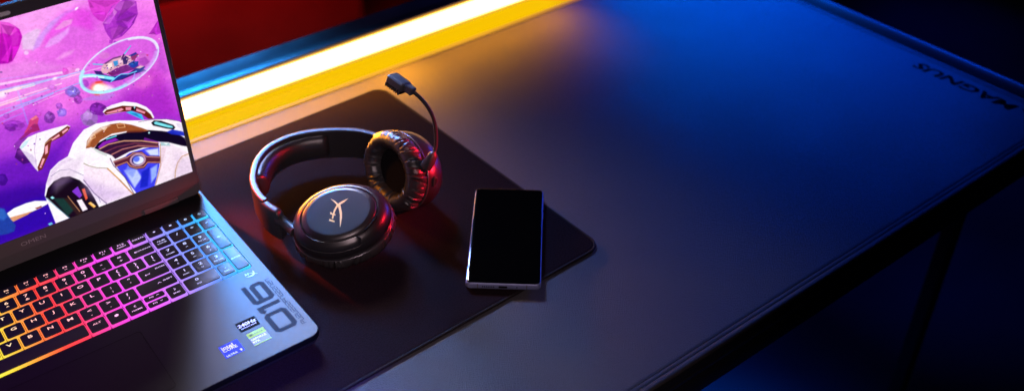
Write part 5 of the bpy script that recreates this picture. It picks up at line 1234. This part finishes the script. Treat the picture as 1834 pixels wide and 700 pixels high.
mb.tube([g_[0] for g_ in rg] + [g_[2] for g_ in rg[-1:]] + [g_[4] for g_ in rg[::-1]], .00045, 0, 6)
mb.obj('lever_edge', M_boom, cl_, 60)
mb = MB(OH)
for (t0, t1, s, h_) in ((rad(300), rad(338), .80, .0212), (rad(322), rad(352), 1.016, .0078)):
    mb.tube([onshell(s, t, h_) for t in np.linspace(t0, t1, 14)], [.0002] + [.0011] * 12 + [.0002], 0, 8)
mb.obj('side_slot', M_gap, cup1, 60)
# charging port on the standing cup
def onshell2(s, t, h_):
    return c2 + h_ * vN + .0504 * s * math.cos(t) * vU + .0417 * s * math.sin(t) * vW
pt = onshell2(1.016, rad(171), .0085)
ax = -vU * math.cos(.25) + vW * math.sin(.25)
uu = vW
mb = MB(OH)
T3 = lambda p: tuple(np.array(pt) + p[0] * vN + p[1] * uu + p[2] * (-vU))
mb.slab(-.0021, .0021, -.0052, .0052, [(0, -.002), (0, .0022), (.0004, .0024)], .0020, 0, 5, T=T3)
mb.slab(-.0012, .0012, -.0040, .0040, [(0, .0023), (0, .0026)], .0012, 1, 5, T=T3)
mb.obj('charging_port', [M_ring, M_gap], cup2, 40)
# microphone
B = [(-.1091, -.2720, .0700), (-.1046, -.2760, .0800), (-.0980, -.2760, .0920), (-.0952, -.2743, .1080), (-.0950, -.2710, .1240), (-.0987, -.2681, .1380), (-.1036, -.2627, .1490), (-.1084, -.2579, .1560), (-.1112, -.2549, .1590)]
def cat(P, n=6):
    P = [np.array(p) for p in P]; Q = [2 * P[0] - P[1]] + P + [2 * P[-1] - P[-2]]; out = []
    for i in range(1, len(Q) - 2):
        for k in range(n):
            t = k / n
            out.append(.5 * (2 * Q[i] + (Q[i + 1] - Q[i - 1]) * t + (2 * Q[i - 1] - 5 * Q[i] + 4 * Q[i + 1] - Q[i + 2]) * t * t + (3 * Q[i] - Q[i - 1] - 3 * Q[i + 1] + Q[i + 2]) * t ** 3))
    return out + [P[-1]]
bp = cat(B)
mb = MB(OH)
mb.tube(bp, [(.0068 if i < 3 else .0064 if i < 5 else .0060 - (i - 5) * .0003 if i < 10 else .0021) for i in range(len(bp))], 0, 14)
mic = mb.obj('microphone', M_boom, hs, 50)
h0 = np.array((-.1112, -.2549, .1590)); h1 = np.array((-.1175, -.2255, .1655))
ax = (h1 - h0) / np.linalg.norm(h1 - h0)
view = np.array((-.4796, -.638, .6024))
up_ = np.array((0.30, -.25, .92)); sd = np.cross(ax, up_); sd /= np.linalg.norm(sd); up_ = np.cross(sd, ax)
HB = lambda p: tuple(h0 + p[0] * ax + p[1] * sd + p[2] * up_)
mb = MB(OH)
mb.slab(-.0040, .0065, -.0042, .0042, [(.0008, -.0040), (0, -.0030), (0, .0030), (.0010, .0042)], .0016, 0, 4, T=HB)
mb.slab(.0060, .0300, -.0082, .0082, [(.0012, -.0050), (0, -.0036), (0, .0024), (.0018, .0040), (.0030, .0044)], .0035, 0, 5, T=HB)
mb.obj('capsule_housing', M_mic, mic, 35)
mb = MB(OH)
mb.slab(.0068, .0292, -.0074, .0074, [(.0030, -.0100), (.0010, -.0085), (0, -.0046)], .0035, 0, 5, T=HB)
for k in range(7):
    x = .0085 + k * .0031
    mb.slab(x, x + .0013, -.0084, .0084, [(.0004, -.0095), (0, -.0080), (0, -.0046)], .0006, 1, 2, T=HB)
mb.obj('capsule_grille', [M_gap, M_mic], mic, 40)

# ---------------------------------------------------------------- smartphone
ph = thing('smartphone', 'black slab smartphone with polished metal frame lying across the edge of the mouse pad', 'phone', (-.066633, -.360294, ZP), -.705521)
pw, pl, pt_ = .0781 / 2, .1634 / 2, .0089
mb = MB()
mb.slab(-pw, pw, -pl, pl, [(.0026, .00005), (.0010, .0009), (.0002, .0022), (0, .0040), (0, .0060), (.0003, .0074), (.0011, .0084), (.0016, .0086)], .0052, 0, 8)
mb.obj('frame', M_pframe, ph, 40)
mb = MB()
mb.slab(-pw + .0011, pw - .0011, -pl + .0013, pl - .0013, [(0, .0080), (0, .0087), (.0005, .0089), (.004, .00895)], .0045, 0, 8)
mb.obj('screen', M_glass, ph, 40)
Tb = lambda p: (p[0], -pl - p[2], .0044 + p[1])
def bslot(x0, x1, h_, mats, name, z1=.00012):
    m_ = MB(); m_.slab(x0, x1, -h_, h_, [(0, -.0005), (0, z1)], h_ * .98, 0, 6, T=Tb); m_.obj(name, mats, ph, 30)
bslot(-.0046, .0046, .0014, M_gap, 'charging_port')
m_ = MB()
for k in range(7):
    m_.slab(-.0215 + k * .0019, -.0215 + k * .0019 + .0012, -.0009, .0009, [(0, -.0004), (0, .00010)], .0006, 0, 4, T=Tb)
m_.obj('speaker_grille', M_gap, ph, 30)
bslot(.0135, .0151, .0008, M_gap, 'microphone_hole')
for x in (-.0262, .0245):
    m_ = MB(); m_.box(x - .0006, x + .0006, -pl - .00012, -pl + .0004, .0018, .0078, .0001); m_.obj('antenna_band', M_pband, ph, 30)
bslot(-.0362, -.0300, .0024, M_pframe, 'stylus_cap', .0003)
m_ = MB()
m_.box(pw - .0004, pw + .0006, .0330, .0440, .0034, .0054, .0003, r=.0003)
m_.obj('power_button', M_pframe, ph, 30)
m_ = MB()
m_.box(pw - .0004, pw + .0006, .0495, .0700, .0034, .0054, .0003, r=.0003)
m_.obj('volume_button', M_pframe, ph, 30)

# ---------------------------------------------------------------- room beyond the desk
mb = MB(); mb.add([(-6, -6, -.73), (8, -6, -.73), (8, 8, -.73), (-6, 8, -.73)], [(0, 1, 2, 3)])
fl = mb.obj('floor', M_floor, None, 0); fl['kind'] = 'structure'; fl['label'] = 'dark floor with a faint blue glow under the desk'
mb = MB(); mb.box(-4, 6, 2.6, 2.7, -.73, 2.2, .005)
wl_ = mb.obj('wall', M_wall, None, 0); wl_['kind'] = 'structure'; wl_['label'] = 'dark back wall'
cab = thing('cabinet', 'low wooden cabinet glowing dark red in the gloom behind the desk', 'cabinet', (-.05, 1.32, -.73), rad(-9))
mb = MB(); mb.box(-1.0, .72, 0, .5, 0, .62, .008); mb.obj('carcass', M_cab, cab)
for k, (a, b) in enumerate(((-.97, -.42), (-.405, .13), (.145, .70))):
    for z0, z1 in ((.05, .31), (.325, .59)):
        mb = MB(); mb.box(a, b, -.014, -.001, z0, z1, .004); dr = mb.obj('drawer_front', M_cab, cab)

# ---------------------------------------------------------------- camera
cam = D.cameras.new('camera'); co_ = D.objects.new('camera', cam); link(co_)
MR = Matrix(((0.7955082028757412, 0.3702852971688916, -0.47964100935799286), (-0.6058864059033128, 0.47528052144148963, -0.6379734234902514), (-0.008268149670553632, 0.7981210588869657, 0.6024403813342645)))
co_.matrix_world = Matrix.Translation((-.593588985, -1.0367406, .7105237)) @ MR.to_4x4()
cam.sensor_width = 36; cam.lens = 1818.6175 / 1834 * 36
cam.shift_x = 34.8958 / 1834; cam.shift_y = .3615 / 1834
cam.clip_start = .01; cam.clip_end = 60
cam.dof.use_dof = True; cam.dof.focus_distance = 1.025; cam.dof.aperture_fstop = 3.4
SC.camera = co_

# ---------------------------------------------------------------- light
w = D.worlds.new('World'); SC.world = w; w.use_nodes = True
w.node_tree.nodes['Background'].inputs['Color'].default_value = (.20, .22, .40, 1)
w.node_tree.nodes['Background'].inputs['Strength'].default_value = .010
def area(name, loc, target, size, power, col, sy=None, spread=180):
    l = D.lights.new(name, 'AREA'); l.energy = power; l.color = col; l.size = size
    if sy: l.shape = 'RECTANGLE'; l.size_y = sy
    l.spread = rad(spread)
    o_ = D.objects.new(name, l); link(o_); o_.location = loc
    o_.rotation_euler = (Vector(target) - Vector(loc)).to_track_quat('-Z', 'Y').to_euler()
    return o_
def spot(name, loc, target, power, col, ang, blend=.6, size=.05):
    l = D.lights.new(name, 'SPOT'); l.energy = power; l.color = col; l.spot_size = rad(ang); l.spot_blend = blend; l.shadow_soft_size = size
    o_ = D.objects.new(name, l); link(o_); o_.location = loc
    o_.rotation_euler = (Vector(target) - Vector(loc)).to_track_quat('-Z', 'Y').to_euler()
    return o_
#LIGHTS
spot('key_lamp', (.34, 1.25, 1.28), (-.28, -.66, 0), 212, (.205, .33, 1.0), 28, 1.0, .10)
area('added_palm_fill', (.20, .75, 1.15), (-.33, -.43, .02), .28, .26, (1.0, .88, .80), spread=16)  # added unseen light for the sheen on the front palm rest
area('added_strip_fill', (-.44, .098, .084), (-.44, .001, 0), 1.02, 2.4, (1.0, .38, .004), sy=.02, spread=52)  # added above the bar to lay its orange falloff on the mat
area('added_strip_fill_end', (.19, .098, .084), (.19, .001, 0), .32, .42, (1.0, .36, .004), sy=.02, spread=52)  # added dimmer continuation towards the bar's right end
spot('added_orange_fill', (-.30, .24, .36), (-.165, -.215, .05), 12, (1.0, .27, .01), 18, .8, .04)  # added unseen spot for orange highlights on the ear cups
spot('red_lamp_side', (.25, -.57, .25), (-.150, -.252, .045), 60, (1.0, .012, .035), 14.5, .7, .03)
area('added_rim_fill', (-.16, .10, .072), (-.19, -.25, .065), .45, .5, (1.0, .34, .01), sy=.02, spread=46)  # added over the bar to put orange rims on headset and mic
spot('red_lamp_rear', (-.395, .32, .26), (-.288, -.15, .035), 190, (1.0, .06, .012), 11, .9, .02)
area('red_lamp_room', (.2, .62, .35), (.1, 1.35, -.4), .4, 7.5, (1.0, .0, .0), spread=110)
spot('blue_lamp_floor', (1.3, -.1, .9), (1.30, -.2, -.73), 17, (.005, .05, 1.0), 40, 1.0)
spot('blue_lamp_room', (2.3, .9, .9), (2.05, .30, -.73), 16, (.005, .02, 1.0), 26, 1.0)
spot('blue_lamp_front', (-.20, -1.0, .5), (-.36, -.40, 0), 80, (.02, .02, 1.0), 13, 1.0)
spot('added_blue_fill', (1.0, .45, .50), (.62, -.01, 0), 115, (.0, .13, 1.0), 38, 1.0, .05)  # added spot strengthening the bar's blue light on the mat
area('blue_lamp_edge', (.84, -.15, .17), (.60, -.15, 0), .60, 2.1, (.0, .07, 1.0), sy=.04, spread=110)
area('blue_lamp_rear', (.03, 1.15, .88), (-.34, -.12, 0), .30, 2.0, (.01, .32, 1.0), spread=20)
spot('added_front_fill', (-.9, -1.5, 1.0), (-.47, -.42, 0.04), 110, (1.0, .70, .76), 28, 1.0, .3)  # added unseen fill from the front for lid, headset and mat
area('added_shelf_fill', (.07, 1.02, .50), (-.24, .20, 0), .26, .11, (.06, .28, 1.0), spread=13)  # added unseen light so the rear shelf reflects blue
SC.view_settings.view_transform = 'Standard'; SC.view_settings.look = 'None'
SC.view_settings.exposure = 0; SC.view_settings.gamma = 1
SC.cycles.use_denoising = True
SC.cycles.max_bounces = 8
SC.cycles.sample_clamp_indirect = 6
